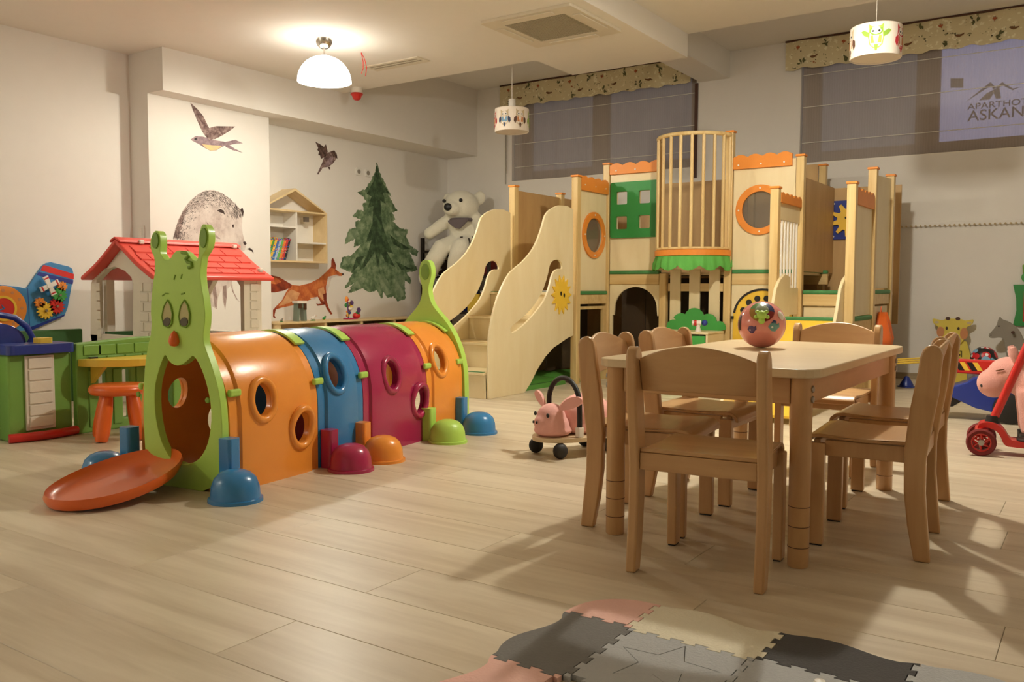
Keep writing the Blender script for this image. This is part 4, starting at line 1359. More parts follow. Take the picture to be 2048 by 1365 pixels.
# tongue ramp
tp_ = MB()
n = 36
vs, fs = [], []
rings = [(0.0, .020), (.55, .012), (.86, .014), (.95, .030), (1.0, .046), (1.02, .030), (.97, .006), (.8, .0), (0.0, .0)]
for (f, dz) in rings:
    for i in range(n):
        a = 2 * math.pi * i / n
        x, y = .205 * f * math.cos(a), .255 * f * math.sin(a)
        slope = .10 * max(0, (y + .255) / .51) ** 1.3
        vs.append((-.065 + x, -.265 + y, dz + slope))
for i in range(len(rings) - 1):
    for k in range(n):
        k2 = (k + 1) % n
        fs.append((i * n + k, i * n + k2, (i + 1) * n + k2, (i + 1) * n + k))
build('tongue_ramp', MB().add(vs, fs), M['orange_r'], cat, smooth=50)

# rear arch with a bulb
half = [(.264, 0), (.264, .27), (.256, .36), (.232, .45), (.188, .54), (.135, .61), (.085, .655), (.045, .70), (.024, .75), (.021, .80), (.034, .835), (.043, .87), (.042, .905), (.030, .94), (.012, .953)]
out = half + [(-x, z) for x, z in reversed(half)]
inn = [(x, z) for x, z in arch_pts(.207, .565, z0=.03)]
ra = build('tail_arch', MB().prism(smooth_loop(out, 1), 1.74, 1.785, PY, [inn]), M['lime'], cat, bevel=.008, segs=2, smooth=40)
subpart('bulb_pad', MB().prism(circ(0, .885, .028, 20, .046), 1.7355, 1.7399, PY), M['lime_d'], ra)

# lime joint bands, clips, legs and dome feet
for yj in (.517, .837, 1.377, 1.735):
    band = MB()
    vs, fs = [], []
    for i in range(15):
        a = R(55 + 70 * i / 14)
        for (dy, of) in ((-.03, .003), (-.03, .012), (.03, .012), (.03, .003)):
            vs.append(((TW + of) * math.cos(a), yj + dy, TS + (TH - TS + of) * math.sin(a) ** .92))
    for i in range(14):
        for k in range(4):
            k2 = (k + 1) % 4
            fs.append((i * 4 + k, i * 4 + k2, i * 4 + 4 + k2, i * 4 + 4 + k))
    fs += [(0, 1, 2, 3), (59, 58, 57, 56)]
    build('joint_band', band.add(vs, fs), M['lime'], cat, smooth=40)
for yj in (.03, .517, .837, 1.377, 1.70):
    for sd in (1, -1):
        build('joint_clip', MB().cbox((sd * (wall_x(.385) + .012), yj, .385), (.022, .062, .03)), M['lime'], cat, bevel=.009, segs=3)


def foot(yy, sd, mt, post=.20, fx=.118, fy=0.0):
    x0 = sd * (TW + .026)
    p = build('leg_post', MB().prism(rrect(-.032, .032, -.03, .03, .014), 0, post, PZ), M[mt], cat, bevel=.005)
    p.location = p.location + Vector((x0, yy, 0))
    prof = [(0, .118), (.03, .116), (.055, .106), (.075, .086), (.086, .056), (.089, .022), (.090, .014), (.098, .012), (.099, 0), (0, 0)]
    f = MB().lathe(prof, n=32, m=Matrix.Translation((x0 + sd * fx, yy + fy, 0)) @ Matrix.Diagonal((1.04, 1, 1, 1)))
    build('dome_foot', f, M[mt], cat, smooth=45)


for sd in (1, -1):
    foot(-.030, sd, 'blue_p', .22, .085, -.055)
    foot(.555, sd, 'crim_p', .17)
    foot(.79, sd, 'orange_p', .17)
    foot(1.345, sd, 'lime', .17)
    foot(1.665, sd, 'blue_p', .19)

# ================================================================== PLAYHOUSE, FENCE AND COUNTER (one moulded play set)
ph = thing('playhouse', 'plastic playhouse with red shingle roof, cream brick walls and green lower wall', 'playhouse', (-5.5, 3.9, 0))
HX0, HX1, HY0, HY1 = -5.86, -5.14, 3.42, 4.27
op = [(-5.953, 0.371), (-5.932, 0.814), (-5.879, 0.876), (-5.767, 0.918), (-5.633, 0.93), (-5.517, 0.901), (-5.441, 0.856), (-5.42, 0.815), (-5.437, 0.392)]
op = [(op[0][0], .46)] + op[1:-1] + [(op[-1][0], .46)]
gab = [(HX0, 0), (HX1, 0), (HX1, .84), (HX1 - .10, .90), (-5.5, 1.085), (HX0 + .10, .90), (HX0, .84)]
build('gable_wall', MB().prism(gab, HY0, HY0 + .05, PY, [op]), M['cream_p'], ph, world=True, bevel=.006)
op2 = [(-5.72, .46), (-5.72, .75), (-5.6, .88), (-5.4, .88), (-5.28, .75), (-5.28, .46)]
build('gable_wall', MB().prism(gab, HY1 - .05, HY1, PY, [op2]), M['cream_p'], ph, world=True, bevel=.006)
for (xa, xb) in ((HX0, HX0 + .04), (HX1 - .04, HX1)):
    build('corner_post', MB().box(xa, xb, HY0 + .051, HY0 + .11, .475, .84), M['cream_p'], ph, world=True)
    build('corner_post', MB().box(xa, xb, HY1 - .16, HY1 - .051, .475, .84), M['cream_p'], ph, world=True)
    build('lower_wall', MB().box(xa, xb, HY0 + .051, HY1 - .051, 0, .474), M['dkgreen'], ph, world=True, bevel=.006)
# raised bricks on the gable beside the window and on the corner post
for r_ in range(8):
    z0 = .30 + r_ * .066
    for (xa, xb) in (((-5.335, -5.245), (-5.238, -5.15)) if r_ % 2 == 0 else ((-5.335, -5.30), (-5.293, -5.2), (-5.193, -5.15))):
        build('brick', MB().box(xa, xb, HY0 - .007, HY0 - .0002, z0, z0 + .058), M['cream_p'], ph, world=True, bevel=.003)
    build('brick', MB().box(-5.855, -5.81, HY0 - .007, HY0 - .0002, z0, z0 + .058), M['cream_p'], ph, world=True, bevel=.003)
    if z0 > .47 and z0 < .78:
        o_ = .05 if r_ % 2 else .03
        build('brick', MB().box(HX1 + .0002, HX1 + .008, HY1 - .05 - .055, HY1 - .05 + o_ - .03, z0, z0 + .056), M['cream_p'], ph, world=True, bevel=.003)
# roof
RY0, RY1 = 3.345, 4.33


def roof_z(dx):
    """height over the distance from the ridge; flares out a little at the eave"""
    return 1.115 - .66 * dx + .26 * max(0, dx - .2) ** 1.4


for sd in (1, -1):
    prof = [(.0, 1.115)] + [(dx, roof_z(dx)) for dx in (.06, .12, .18, .24, .30, .36, .41, .43)] + [(.43, roof_z(.43) - .028)] + [(dx, roof_z(dx) - .036) for dx in (.40, .34, .28, .2, .1, .0)]
    rf = build('roof_slope', MB().prism([(-5.5 + sd * u, v) for u, v in prof], RY0, RY1, PY), M['roof'], ph, world=True, bevel=.010, segs=3, smooth=35)
    for r_ in range(4):
        d0, d1 = .075 + r_ * .080, .075 + r_ * .080 + .073
        nt_ = 6
        for c_ in range(nt_ + 1):
            ya = RY0 + .06 + (c_ - (.5 if r_ % 2 else 0)) * (RY1 - RY0 - .12) / nt_
            yb2 = ya + (RY1 - RY0 - .12) / nt_ - .008
            ya, yb2 = max(ya, RY0 + .05), min(yb2, RY1 - .05)
            if yb2 - ya < .04: continue
            z0, z1 = roof_z(d0), roof_z(d1)
            vs = []
            for yy in (ya, yb2):
                vs += [(-5.5 + sd * d0, yy, z0 + .0002), (-5.5 + sd * d1, yy, z1 + .0002), (-5.5 + sd * d1, yy, z1 + .011), (-5.5 + sd * d0, yy, z0 + .004)]
            build('shingle', MB().add(vs, [(0, 1, 2, 3), (7, 6, 5, 4), (0, 4, 5, 1), (1, 5, 6, 2), (2, 6, 7, 3), (3, 7, 4, 0)]), M['roof'], rf, world=True)
build('ridge_cap', MB().prism([(-5.56, 1.088), (-5.55, 1.108), (-5.5, 1.128), (-5.45, 1.108), (-5.44, 1.088), (-5.5, 1.1155)], RY0 - .003, RY1 + .003, PY), M['roof'], ph, world=True, bevel=.006)
for (dx, yy) in ((.055, RY0 + .16), (.055, RY1 - .06), (.36, RY1 - .07), (.36, RY0 + .12)):
    build('bolt', MB().cbox((-5.5 + dx, yy, roof_z(dx) + .018), (.03, .034, .028)), M['white'], ph, world=True, bevel=.006)

M['leafr'] = M['leaf']
fe = thing('play_fence', 'green moulded brick-pattern fence panel beside the orange stool', 'fence', (-4.58, 2.95, 0))
FX0, FX1 = -4.60, -4.555
slots = [rrect(2.66, 2.70, .06, .33, .008), rrect(2.80, 2.84, .06, .33, .008), rrect(2.94, 2.98, .06, .33, .008), rrect(3.08, 3.12, .06, .33, .008)]
build('panel', MB().prism([(2.535, 0), (3.36, 0), (3.36, .485), (3.25, .505), (2.9, .51), (2.535, .49)], FX0, FX1, PX, slots), M['leaf'], fe, world=True, bevel=.008)
for r_ in range(2):
    for c_ in range(7):
        ya = 2.60 + c_ * .108 - (.05 if r_ else 0)
        if ya < 2.57: ya = 2.575
        build('brick', MB().box(FX1 + .0002, FX1 + .007, ya, ya + .098, .36 + r_ * .062, .415 + r_ * .062), M['leaf'], fe, world=True, bevel=.004)
for ya in (2.60, 2.74, 2.88, 3.02):
    build('plank', MB().box(FX1 + .0002, FX1 + .008, ya, ya + .05, .03, .34), M['leaf'], fe, world=True, bevel=.004)
tag(build('fence_wall', MB().box(-5.93, -5.89, 2.55, 3.33, 0, .50), M['dkgreen'], bevel=.008), 'dark green plastic fence panel behind the playhouse counter', 'fence')

ct = thing('play_counter', 'green play counter with white slatted front, blue top and red foot bar', 'play counter', (-4.6, 2.41, 0))
build('body', MB().box(-4.72, -4.595, 2.20, 2.53, 0, .447), M['leaf'], ct, world=True, bevel=.012, segs=3)
fp = build('front_panel', MB().box(-4.5948, -4.580, 2.28, 2.43, .05, .437), M['cream_p'], ct, world=True, bevel=.003)
for i in range(6):
    build('slat', MB().box(-4.5798, -4.572, 2.295, 2.415, .065 + i * .061, .065 + i * .061 + .054), M['cream_p'], fp, world=True, bevel=.003)
build('counter_top', MB().prism(rrect(-4.745, -4.535, 2.18, 2.525, .03), .4475, .497, PZ), M['navy'], ct, world=True, bevel=.014, segs=3)
bar = [(-4.565 + .035 * math.sin(math.pi * i / 10), 2.18 + .35 * i / 10, .024) for i in range(11)]
build('foot_bar', MB().tube(bar, .0235, 14), M['red_p'], ct, world=True, smooth=50)
build('bell_knob', MB().prism(rrect(-4.66, -4.60, 2.36, 2.44, .014), .4975, .525, PZ), M['yellow_p'], ct, world=True, bevel=.008)

gr = thing('toy_grill', 'navy blue toy grill with a loop handle at the left picture edge', 'toy grill', (-4.9, 2.2, 0))
hood = [(2.05, .44), (2.38, .44), (2.405, .50), (2.37, .56), (2.30, .60), (2.15, .61), (2.05, .59)]
build('hood', MB().prism(smooth_loop(hood, 2), -5.02, -4.80, PX), M['navy'], gr, world=True, bevel=.02, segs=3)
build('loop_handle', MB().tube([(-4.785, 2.02, .63), (-4.775, 2.14, .655), (-4.775, 2.24, .65), (-4.775, 2.33, .63), (-4.775, 2.39, .58), (-4.775, 2.42, .52), (-4.79, 2.40, .47)], .016, 12), M['navy'], gr, world=True, smooth=60)
build('cabinet', MB().box(-5.0, -4.76, 1.95, 2.19, 0, .25), M['navy'], gr, world=True, bevel=.01)
build('back_post', MB().box(-5.0, -4.82, 1.98, 2.185, .2505, .439), M['leaf'], gr, world=True)
build('dial', MB().lathe([(0, 0), (.026, 0), (.024, .02), (0, .022)], n=16, m=Matrix.Translation((-4.798, 2.14, .50)) @ Matrix.Rotation(R(90), 4, 'Y')), M['yellow_p'], gr, world=True, smooth=40)

yt = thing('half_round_table', 'yellow half-round tabletop hooked on the green fence', 'table top', (-4.42, 2.80, .37))
hd = [(-4.547, 2.54), (-4.547, 3.14)] + [(-4.547 + .27 * math.sin(R(a)), 2.84 + .30 * math.cos(R(a))) for a in range(5, 180, 7)]
build('top', MB().prism(hd, .367, .405, PZ), M['yellow_p'], yt, world=True, bevel=.010, segs=3)
for yy in (2.62, 2.98):
    build('hook', MB().box(-4.546, -4.524, yy - .02, yy + .02, .4052, .413), M['black'], yt, world=True)
    build('bracket', MB().prism([(-4.5465, .366), (-4.42, .366), (-4.5465, .27)], yy - .012, yy + .012, PY), M['yellow_p'], yt, world=True)

# orange stool
st = thing('toddler_stool', 'round orange plastic stool in front of the green fence', 'stool', (-4.255, 2.595, 0))
build('seat', MB().lathe([(0, .232), (.10, .232), (.138, .238), (.15, .256), (.148, .272), (.138, .284), (.10, .288), (0, .288)], n=40), M['orange_r'], st, smooth=50)
for k in range(4):
    a = R(18 + 90 * k)
    d_ = Vector((math.cos(a), math.sin(a), 0))
    pts = [d_ * (.085 + .055 * (1 - z / .235)) + Vector((0, 0, z)) for z in (.002, .012, .05, .10, .16, .21, .236)]
    build('leg', MB().tube(pts, [.026, .032, .037, .0375, .035, .030, .026], 14), M['orange_r'], st, smooth=50)

# ================================================================== AEROPLANE WALL TOY
wx = XA
pt_ = thing('aeroplane_wall_toy', 'blue aeroplane-shaped wall toy with clock face and gears', 'wall toy', (XA, 3.4, .45))
OUTL = [(2.978, 0.801), (3.076, 0.806), (3.136, 0.804), (3.259, 0.79), (3.32, 0.777), (3.335, 0.79), (3.4, 0.885), (3.451, 0.952), (3.479, 0.969), (3.51, 0.976), (3.647, 0.946), (3.675, 0.928), (3.685, 0.872), (3.666, 0.804), (3.629, 0.629), (3.602, 0.568), (3.443, 0.504), (3.35, 0.465), (3.228, 0.448), (2.967, 0.47)]
M['toyblue'] = plain('toy_blue', (60, 132, 186), 0.45)
body = build('board', MB().prism(OUTL, wx + .0005, wx + .022, PX), M['toyblue'], pt_, world=True, bevel=.004)
build('red_stripe', MB().prism([(3.445, 0.946), (3.456, 0.954), (3.683, 0.889), (3.681, 0.846), (3.428, 0.913)], wx + .0221, wx + .024, PX), M['red_p'], body, world=True)
build('navy_stripe', MB().prism([(3.413, 0.902), (3.678, 0.84), (3.671, 0.809), (3.4, 0.877)], wx + .0221, wx + .024, PX), M['navy'], body, world=True)
build('navy_edge', MB().prism([(3.334, 0.488), (3.602, 0.579), (3.599, 0.566), (3.443, 0.504), (3.35, 0.465), (3.323, 0.463)], wx + .0221, wx + .025, PX), M['navy'], body, world=True)
build('seam', MB().prism([(3.328, 0.779), (3.332, 0.779), (3.339, 0.476), (3.335, 0.477)], wx + .0221, wx + .0228, PX), M['navy'], body, world=True)


def px_c(p):
    return p[0], p[1]


CK = [(3.151, 0.632)][0]
ck = build('clock_ring', MB().prism(circ(CK[0], CK[1], .165, 40), wx + .0221, wx + .030, PX), M['orange_w'], pt_, world=True, bevel=.002)
build('clock_rim', MB().prism(circ(CK[0], CK[1], .092, 36), wx + .0301, wx + .036, PX, [circ(CK[0], CK[1], .075, 36)]), M['yellow_w'], ck, world=True)
build('clock_disc', MB().prism(circ(CK[0], CK[1], .074, 32), wx + .0301, wx + .034, PX), M['red_p'], ck, world=True)
for a, ln in ((200, .05), (120, .035)):
    d_ = (math.cos(R(a)), math.sin(R(a)))
    build('clock_hand', MB().prism([(CK[0] - d_[1] * .006, CK[1] + d_[0] * .006), (CK[0] + d_[0] * ln, CK[1] + d_[1] * ln), (CK[0] + d_[1] * .006, CK[1] - d_[0] * .006)], wx + .0341, wx + .038, PX), M['sky_blue'], ck, world=True)
for k in range(12):
    a = R(30 * k)
    build('hour_mark', MB().prism(circ(CK[0] + .13 * math.cos(a), CK[1] + .13 * math.sin(a), .012, 8), wx + .0301, wx + .0312, PX), M['p_orange'], ck, world=True)


def gear(name, par, cpt, r_, teeth, mt, dep0, dep1, w_=True):
    pts = []
    for k in range(teeth):
        for (f, rr) in ((0, .78), (.2, 1.0), (.5, 1.0), (.7, .78)):
            a = 2 * math.pi * (k + f) / teeth
            pts.append((cpt[0] + r_ * rr * math.cos(a), cpt[1] + r_ * rr * math.sin(a)))
    o = build(name, MB().prism(pts, dep0, dep1, PX), M[mt], par, world=True)
    build('hub', MB().prism(circ(cpt[0], cpt[1], r_ * .16, 12), dep1 + .0002, dep1 + .012, PX), M['steel'], o, world=True)
    for k in range(6):
        a = R(60 * k)
        build('spoke', MB().prism([(cpt[0] + r_ * .25 * math.cos(a - .15), cpt[1] + r_ * .25 * math.sin(a - .15)), (cpt[0] + r_ * .62 * math.cos(a), cpt[1] + r_ * .62 * math.sin(a)), (cpt[0] + r_ * .25 * math.cos(a + .15), cpt[1] + r_ * .25 * math.sin(a + .15))], dep1 + .0002, dep1 + .003, PX), M[mt], o, world=True)
    return o


for (p, r_, n_, mt) in (((425, 250), .038, 10, 'orange_w'), ((405, 310), .058, 14, 'green_bush'), ((385, 385), .060, 14, 'red_p'), ((310, 415), .064, 14, 'yellow_w'), ((272, 362), .040, 9, 'orange_w')):
    GC = {(425, 250): [(3.58, 0.793)], (405, 310): [(3.556, 0.726)], (385, 385): [(3.531, 0.643)], (310, 415): [(3.447, 0.611)], (272, 362): [(3.407, 0.67)]}[p][0]
    gear('gear', pt_, GC, r_, n_, mt, wx + .030, wx + .048)
PC = [(3.469, 0.798)][0]
pr = MB()
for k in range(4):
    a = R(25 + 90 * k)
    d_ = (math.cos(a), math.sin(a))
    e_ = (-d_[1], d_[0])
    pr.prism([(PC[0] + d_[0] * .012 + e_[0] * .014, PC[1] + d_[1] * .012 + e_[1] * .014), (PC[0] + d_[0] * .075 + e_[0] * .020, PC[1] + d_[1] * .075 + e_[1] * .020), (PC[0] + d_[0] * .075 - e_[0] * .020, PC[1] + d_[1] * .075 - e_[1] * .020), (PC[0] + d_[0] * .012 - e_[0] * .014, PC[1] + d_[1] * .012 - e_[1] * .014)], wx + .06, wx + .075, PX)
pr.prism(circ(PC[0], PC[1], .022, 16), wx + .058, wx + .079, PX)
pp = build('propeller', pr, M['white'], pt_, world=True)
for k in range(4):
    a = R(25 + 90 * k)
    d_ = (math.cos(a), math.sin(a))
    e_ = (-d_[1], d_[0])
    build('red_tip', MB().prism([(PC[0] + d_[0] * .055 + e_[0] * .0185, PC[1] + d_[1] * .055 + e_[1] * .0185), (PC[0] + d_[0] * .065 + e_[0] * .0195, PC[1] + d_[1] * .065 + e_[1] * .0195), (PC[0] + d_[0] * .065 - e_[0] * .0195, PC[1] + d_[1] * .065 - e_[1] * .0195), (PC[0] + d_[0] * .055 - e_[0] * .0185, PC[1] + d_[1] * .055 - e_[1] * .0185)], wx + .0751, wx + .0765, PX), M['red_p'], pp, world=True)
build('axle', MB().tube([(wx + .0225, PC[0], PC[1]), (wx + .0575, PC[0], PC[1])], .006, 8), M['steel'], pt_, world=True)
# ================================================================== WOODEN PLAY CASTLE
cs = thing('play_castle', 'wooden indoor play castle with stairs, cage balcony, towers and slide', 'play structure', (-2.8, 7.0, 0))


def cpart(name, mb, mat, par=None, **k):
    return build(name, mb, M[mat] if isinstance(mat, str) else mat, par or cs, world=True, **k)


PS = .030


def post(x, y, h, cap=True, z0=0.0, s=PS):
    p = cpart('post', MB().box(x - s, x + s, y - s, y + s, z0, h), 'pine', bevel=.005)
    if cap:
        cpart('post_cap', MB().box(x - s - .006, x + s + .006, y - s - .006, y + s + .006, h + .0002, h + .016), 'orange_w', p, bevel=.003)
    return p


def scallop(u0, u1, z0, z1, n, hook=True):
    """wavy-topped strip outline"""
    o = [(u0, z0), (u1, z0)]
    k = n * 8
    for i in range(k + 1):
        f = 1 - i / k
        o.append((u0 + (u1 - u0) * f, z1 + .020 * abs(math.sin(math.pi * n * f))))
    return o


# posts (x, y, height)
post(-3.63, 6.25, 1.70)
post(-3.63, 6.79, 1.86)
post(-3.09, 6.79, .92, cap=False)
post(-2.53, 6.79, 2.03)
post(-1.97, 6.79, 1.80)
post(-1.97, 6.19, 1.50)
post(-1.45, 6.19, 1.50)
post(-1.45, 6.80, 1.665)
post(-1.45, 7.42, 1.68)
post(-4.25, 6.25, 1.655)
post(-4.25, 7.02, 1.66)
post(-4.25, 7.86, 1.66)
post(-2.09, 7.86, 1.86)
post(-2.72, 7.86, 1.95)

# --- stairs: two wavy side panels, treads, sun
SP = [(5.017, -0.018), (5.008, 0.185), (5.016, 0.389), (5.042, 0.52), (5.093, 0.663), (5.176, 0.795), (5.283, 0.906), (5.438, 0.984), (5.576, 1.077), (5.669, 1.183), (5.729, 1.289), (5.764, 1.356), (5.838, 1.407), (5.964, 1.447), (6.094, 1.453), (6.188, 1.433), (6.204, 0.403), (6.11, 0.386), (5.978, 0.345), (5.901, 0.322), (5.776, 0.256), (5.655, 0.159), (5.561, 0.063), (5.48, -0.026)]
SP[0] = (SP[0][0], 0.0)
SP[-1] = (SP[-1][0], 0.0)
ymax = 6.213
SP = [(min(u, ymax), v) for u, v in SP]
SL = [(5.286, 0.486), (5.318, 0.516), (5.441, 0.569), (5.579, 0.642), (5.674, 0.718), (5.746, 0.796), (5.806, 0.901), (5.831, 0.968), (5.88, 1.008), (5.957, 1.017), (6.009, 0.992), (6.022, 0.95), (5.965, 0.947), (5.909, 0.93), (5.864, 0.886), (5.83, 0.807), (5.767, 0.712), (5.67, 0.635), (5.552, 0.561), (5.433, 0.501), (5.319, 0.463)]


def fine(p, it=1):
    keep = [i for i, q in enumerate(p)]
    q = []
    n = len(p)
    for i in range(n):
        a, b_, c_, d_ = p[i - 1], p[i], p[(i + 1) % n], p[(i + 2) % n]
        q.append(b_)
        # Catmull-Rom midpoint keeps the drawn points
        q.append(((-a[0] + 9 * b_[0] + 9 * c_[0] - d_[0]) / 16, (-a[1] + 9 * b_[1] + 9 * c_[1] - d_[1]) / 16))
    return q


curve1 = SP[1:15]
cv = []
for i in range(len(curve1)):
    cv.append(curve1[i])
    if 0 < i < len(curve1) - 2:
        a, b_, c_, d_ = curve1[i - 1], curve1[i], curve1[i + 1], curve1[i + 2]
        cv.append(((-a[0] + 9 * b_[0] + 9 * c_[0] - d_[0]) / 16, (-a[1] + 9 * b_[1] + 9 * c_[1] - d_[1]) / 16))
SP = [SP[0]] + cv + SP[15:]
SLf = fine(SL)
for xs in (-3.645, -4.265):
    s_ = cpart('stair_side', MB().prism(SP, xs + .006, xs + .024, PX, [SLf]), 'birch', bevel=.004, segs=2, smooth=30)
    if xs > -4:
        sun = [(6.0, 0.739)][0]
        pts = []
        for i in range(28):
            a = 2 * math.pi * i / 28
            rr = .16 if i % 2 == 0 else .105
            pts.append((sun[0] + rr * .98 * math.cos(a), sun[1] + rr * math.sin(a)))
        sp_ = cpart('sun_panel', MB().prism(pts, xs + .0245, xs + .036, PX), 'yellow_w', s_, bevel=.003)
        for dy in (-.018, .03):
            cpart('sun_eye', MB().prism(circ(sun[0] + dy, sun[1] + .005 - dy * .3, .011, 14, .017), xs + .0362, xs + .039, PX), 'black', s_)
for i in range(4):
    z = .19 * (i + 1)
    y0 = 5.00 + i * .30
    cpart('riser', MB().box(-4.24, -3.6455, y0, y0 + .018, z - .19 + .001, z - .022), 'birch')
    tr = cpart('tread', MB().box(-4.24, -3.6455, y0 - .015, min(y0 + .33, 6.21), z - .0215, z), 'birch', bevel=.004)
    cpart('tread_edge', MB().box(-4.23, -3.6555, y0 - .012, y0 + .02, z + .0002, z + .004), 'green_pad' if i % 3 == 0 else 'pine_x', tr)

# --- decks
cpart('deck', MB().box(-4.21, -3.67, 6.29, 7.82, .735, .757), 'birch')
cpart('deck', MB().box(-3.59, -2.01, 6.83, 7.82, .905, .927), 'birch')
cpart('deck', MB().box(-1.93, -1.49, 6.84, 7.82, .745, .767), 'birch')
cpart('deck', MB().box(-1.93, -1.49, 6.23, 6.76, .56, .582), 'birch')


def edge_x(x, y0, y1, z):
    """rail with a green pad, running along y"""
    r_ = cpart('rail', MB().box(x - .02, x + .02, y0, y1, z - .105, z - .0265), 'pine_x', bevel=.003)
    cpart('edge_pad', MB().box(x - .028, x + .028, y0, y1, z - .026, z + .004), 'green_pad', r_, bevel=.008)


def edge_y(y, x0, x1, z):
    r_ = cpart('rail', MB().box(x0, x1, y - .02, y + .02, z - .115, z - .0265), 'pine_x', bevel=.003)
    cpart('edge_pad', MB().box(x0, x1, y - .028, y + .028, z - .026, z + .004), 'green_pad', r_, bevel=.008)


edge_x(-3.63, 6.287, 6.753, .765)
edge_y(6.79, -3.593, -3.127, .94)
edge_y(6.79, -2.493, -2.007, .94)
edge_y(6.80, -1.933, -1.487, .78)
edge_y(7.55, -2.4, -1.95, .945)
edge_y(6.19, -1.933, -1.487, .595)
edge_x(-1.45, 6.227, 6.763, .60)
edge_x(-1.45, 6.837, 7.383, .785)

# --- tower panel with the round window beside the stairs (faces +x)
def round_window(plane, cu, cz_, depth0, depth1, front):
    fn = PX if plane == 'x' else PY
    s_ = 1 if depth1 > depth0 else -1
    r_ = cpart('window_ring', MB().prism(circ(cu, cz_, .195, 40), front, front + s_ * .016, fn, [circ(cu, cz_, .143, 40)]), 'orange_w', bevel=.004)
    cpart('window_glass', MB().prism(circ(cu, cz_, .150, 40), depth0 + (depth1 - depth0) * .3, depth0 + (depth1 - depth0) * .6, fn), M['porthole'])
    for a in (0, 90, 180, 270):
        c_ = (cu + .169 * math.cos(R(a)), cz_ + .169 * math.sin(R(a)))
        cpart('screw', MB().prism(circ(c_[0], c_[1], .007, 8), front + s_ * .0162, front + s_ * .019, fn), 'white', r_)


m, nt, N, L, b = nmat('porthole_perspex')
b.inputs['Base Color'].default_value = (0.20, 0.17, 0.13, 1)
b.inputs['Roughness'].default_value = 0.03
b.inputs['Specular IOR Level'].default_value = 0.8
tp2 = N.new('ShaderNodeBsdfTransparent')
ms = N.new('ShaderNodeMixShader')
ms.inputs['Fac'].default_value = 0.5
L.new(tp2.outputs[0], ms.inputs[1])
L.new(b.outputs[0], ms.inputs[2])
L.new(ms.outputs[0], N['Material Output'].inputs['Surface'])
M['porthole'] = m

cpart('tower_panel', MB().prism([(6.287, .770), (6.753, .770), (6.753, 1.70), (6.287, 1.66)], -3.64, -3.622, PX, [circ(6.525, 1.24, .15, 40)]), 'birch')
round_window('x', 6.525, 1.24, -3.64, -3.622, -3.6218)
sc1 = cpart('scallop_board', MB().prism(scallop(6.287, 6.753, 1.60, 1.70, 4), -3.6215, -3.600, PX), 'orange_w', bevel=.002)
for dy in (6.34, 6.52, 6.70):
    cpart('screw', MB().prism(circ(dy, 1.645, .006, 8), -3.5998, -3.597, PX), 'white', sc1)
# doorway below it
cpart('door_frame', MB().box(-3.64, -3.615, 6.290, 6.75, .615, .640).box(-3.64, -3.615, 6.70, 6.75, 0.0, .614), 'pine')

# --- front tower panel with the green four-pane window (faces -y)
F0 = 6.775
gh = [rrect(-3.53, -3.425, 1.51, 1.62, .012), rrect(-3.315, -3.21, 1.51, 1.62, .012), rrect(-3.53, -3.425, 1.30, 1.41, .012), rrect(-3.315, -3.21, 1.30, 1.41, .012)]
cpart('tower_panel', MB().prism([(-3.593, .945), (-3.095, .945), (-3.095, 1.80), (-3.593, 1.80)], F0, F0 + .02, PY, gh), 'birch')
cpart('window_board', MB().prism(rrect(-3.585, -3.12, 1.225, 1.70, .02), F0 - .020, F0 - .0003, PY, gh), 'green_w', bevel=.004)
sc2 = cpart('scallop_board', MB().prism(scallop(-3.593, -3.095, 1.77, 1.845, 4), F0 - .022, F0 - .0003, PY), 'orange_w', bevel=.002)
for dx in (-3.53, -3.35, -3.13):
    cpart('screw', MB().prism(circ(dx, 1.80, .007, 8), F0 - .025, F0 - .0222, PY), 'white', sc2)
# arch panel below
ar = [(-3.565, 0.0), (-3.565, .56), (-3.55, .56), (-3.545, .61)]
for i in range(21):
    a = R(180 - 9 * i)
    ar.append((-3.345 + .20 * math.cos(a), .62 + .185 * math.sin(a)))
ar += [(-3.145, .61), (-3.14, .56), (-3.127, .56), (-3.127, 0.0)]
full_ = [(-3.593, 0.0), (-3.565, 0.0)] + ar[1:-1] + [(-3.127, 0.0), (-3.126, 0.0), (-3.126, .822), (-3.593, .822)]
cpart('arch_panel', MB().prism(full_, F0 + .002, F0 + .020, PY), 'birch')

# --- cage balcony
CX_, CY_, CR = -2.82, 6.78, .30
ring = [(CX_ + CR * math.cos(R(180 + 180 * i / 28)), CY_ + CR * math.sin(R(180 + 180 * i / 28)), 0) for i in range(29)]
cpart('cage_rail', MB().tube([(x, y, 2.008) for x, y, z in ring], .017, 10), 'pine', smooth=50)
cpart('cage_rail', MB().tube([(x, y, 1.112) for x, y, z in ring], .012, 10), 'pine', smooth=50)
for i in range(11):
    a = R(180 + 180 * (i + .25) / 10.5)
    x, y = CX_ + CR * math.cos(a), CY_ + CR * math.sin(a)
    cpart('cage_bar', MB().tube([(x, y, 1.12), (x, y, 2.0)], .0135, 10), 'pine', smooth=50)
half_d = [(CX_ + (CR + .02) * math.cos(R(180 + 180 * i / 28)), CY_ + (CR + .02) * math.sin(R(180 + 180 * i / 28))) for i in range(29)]
cpart('balcony_floor', MB().prism(half_d, 1.055, 1.10, PZ), 'orange_w', bevel=.004)
aw = MB()
vs, fs = [], []
na = 72
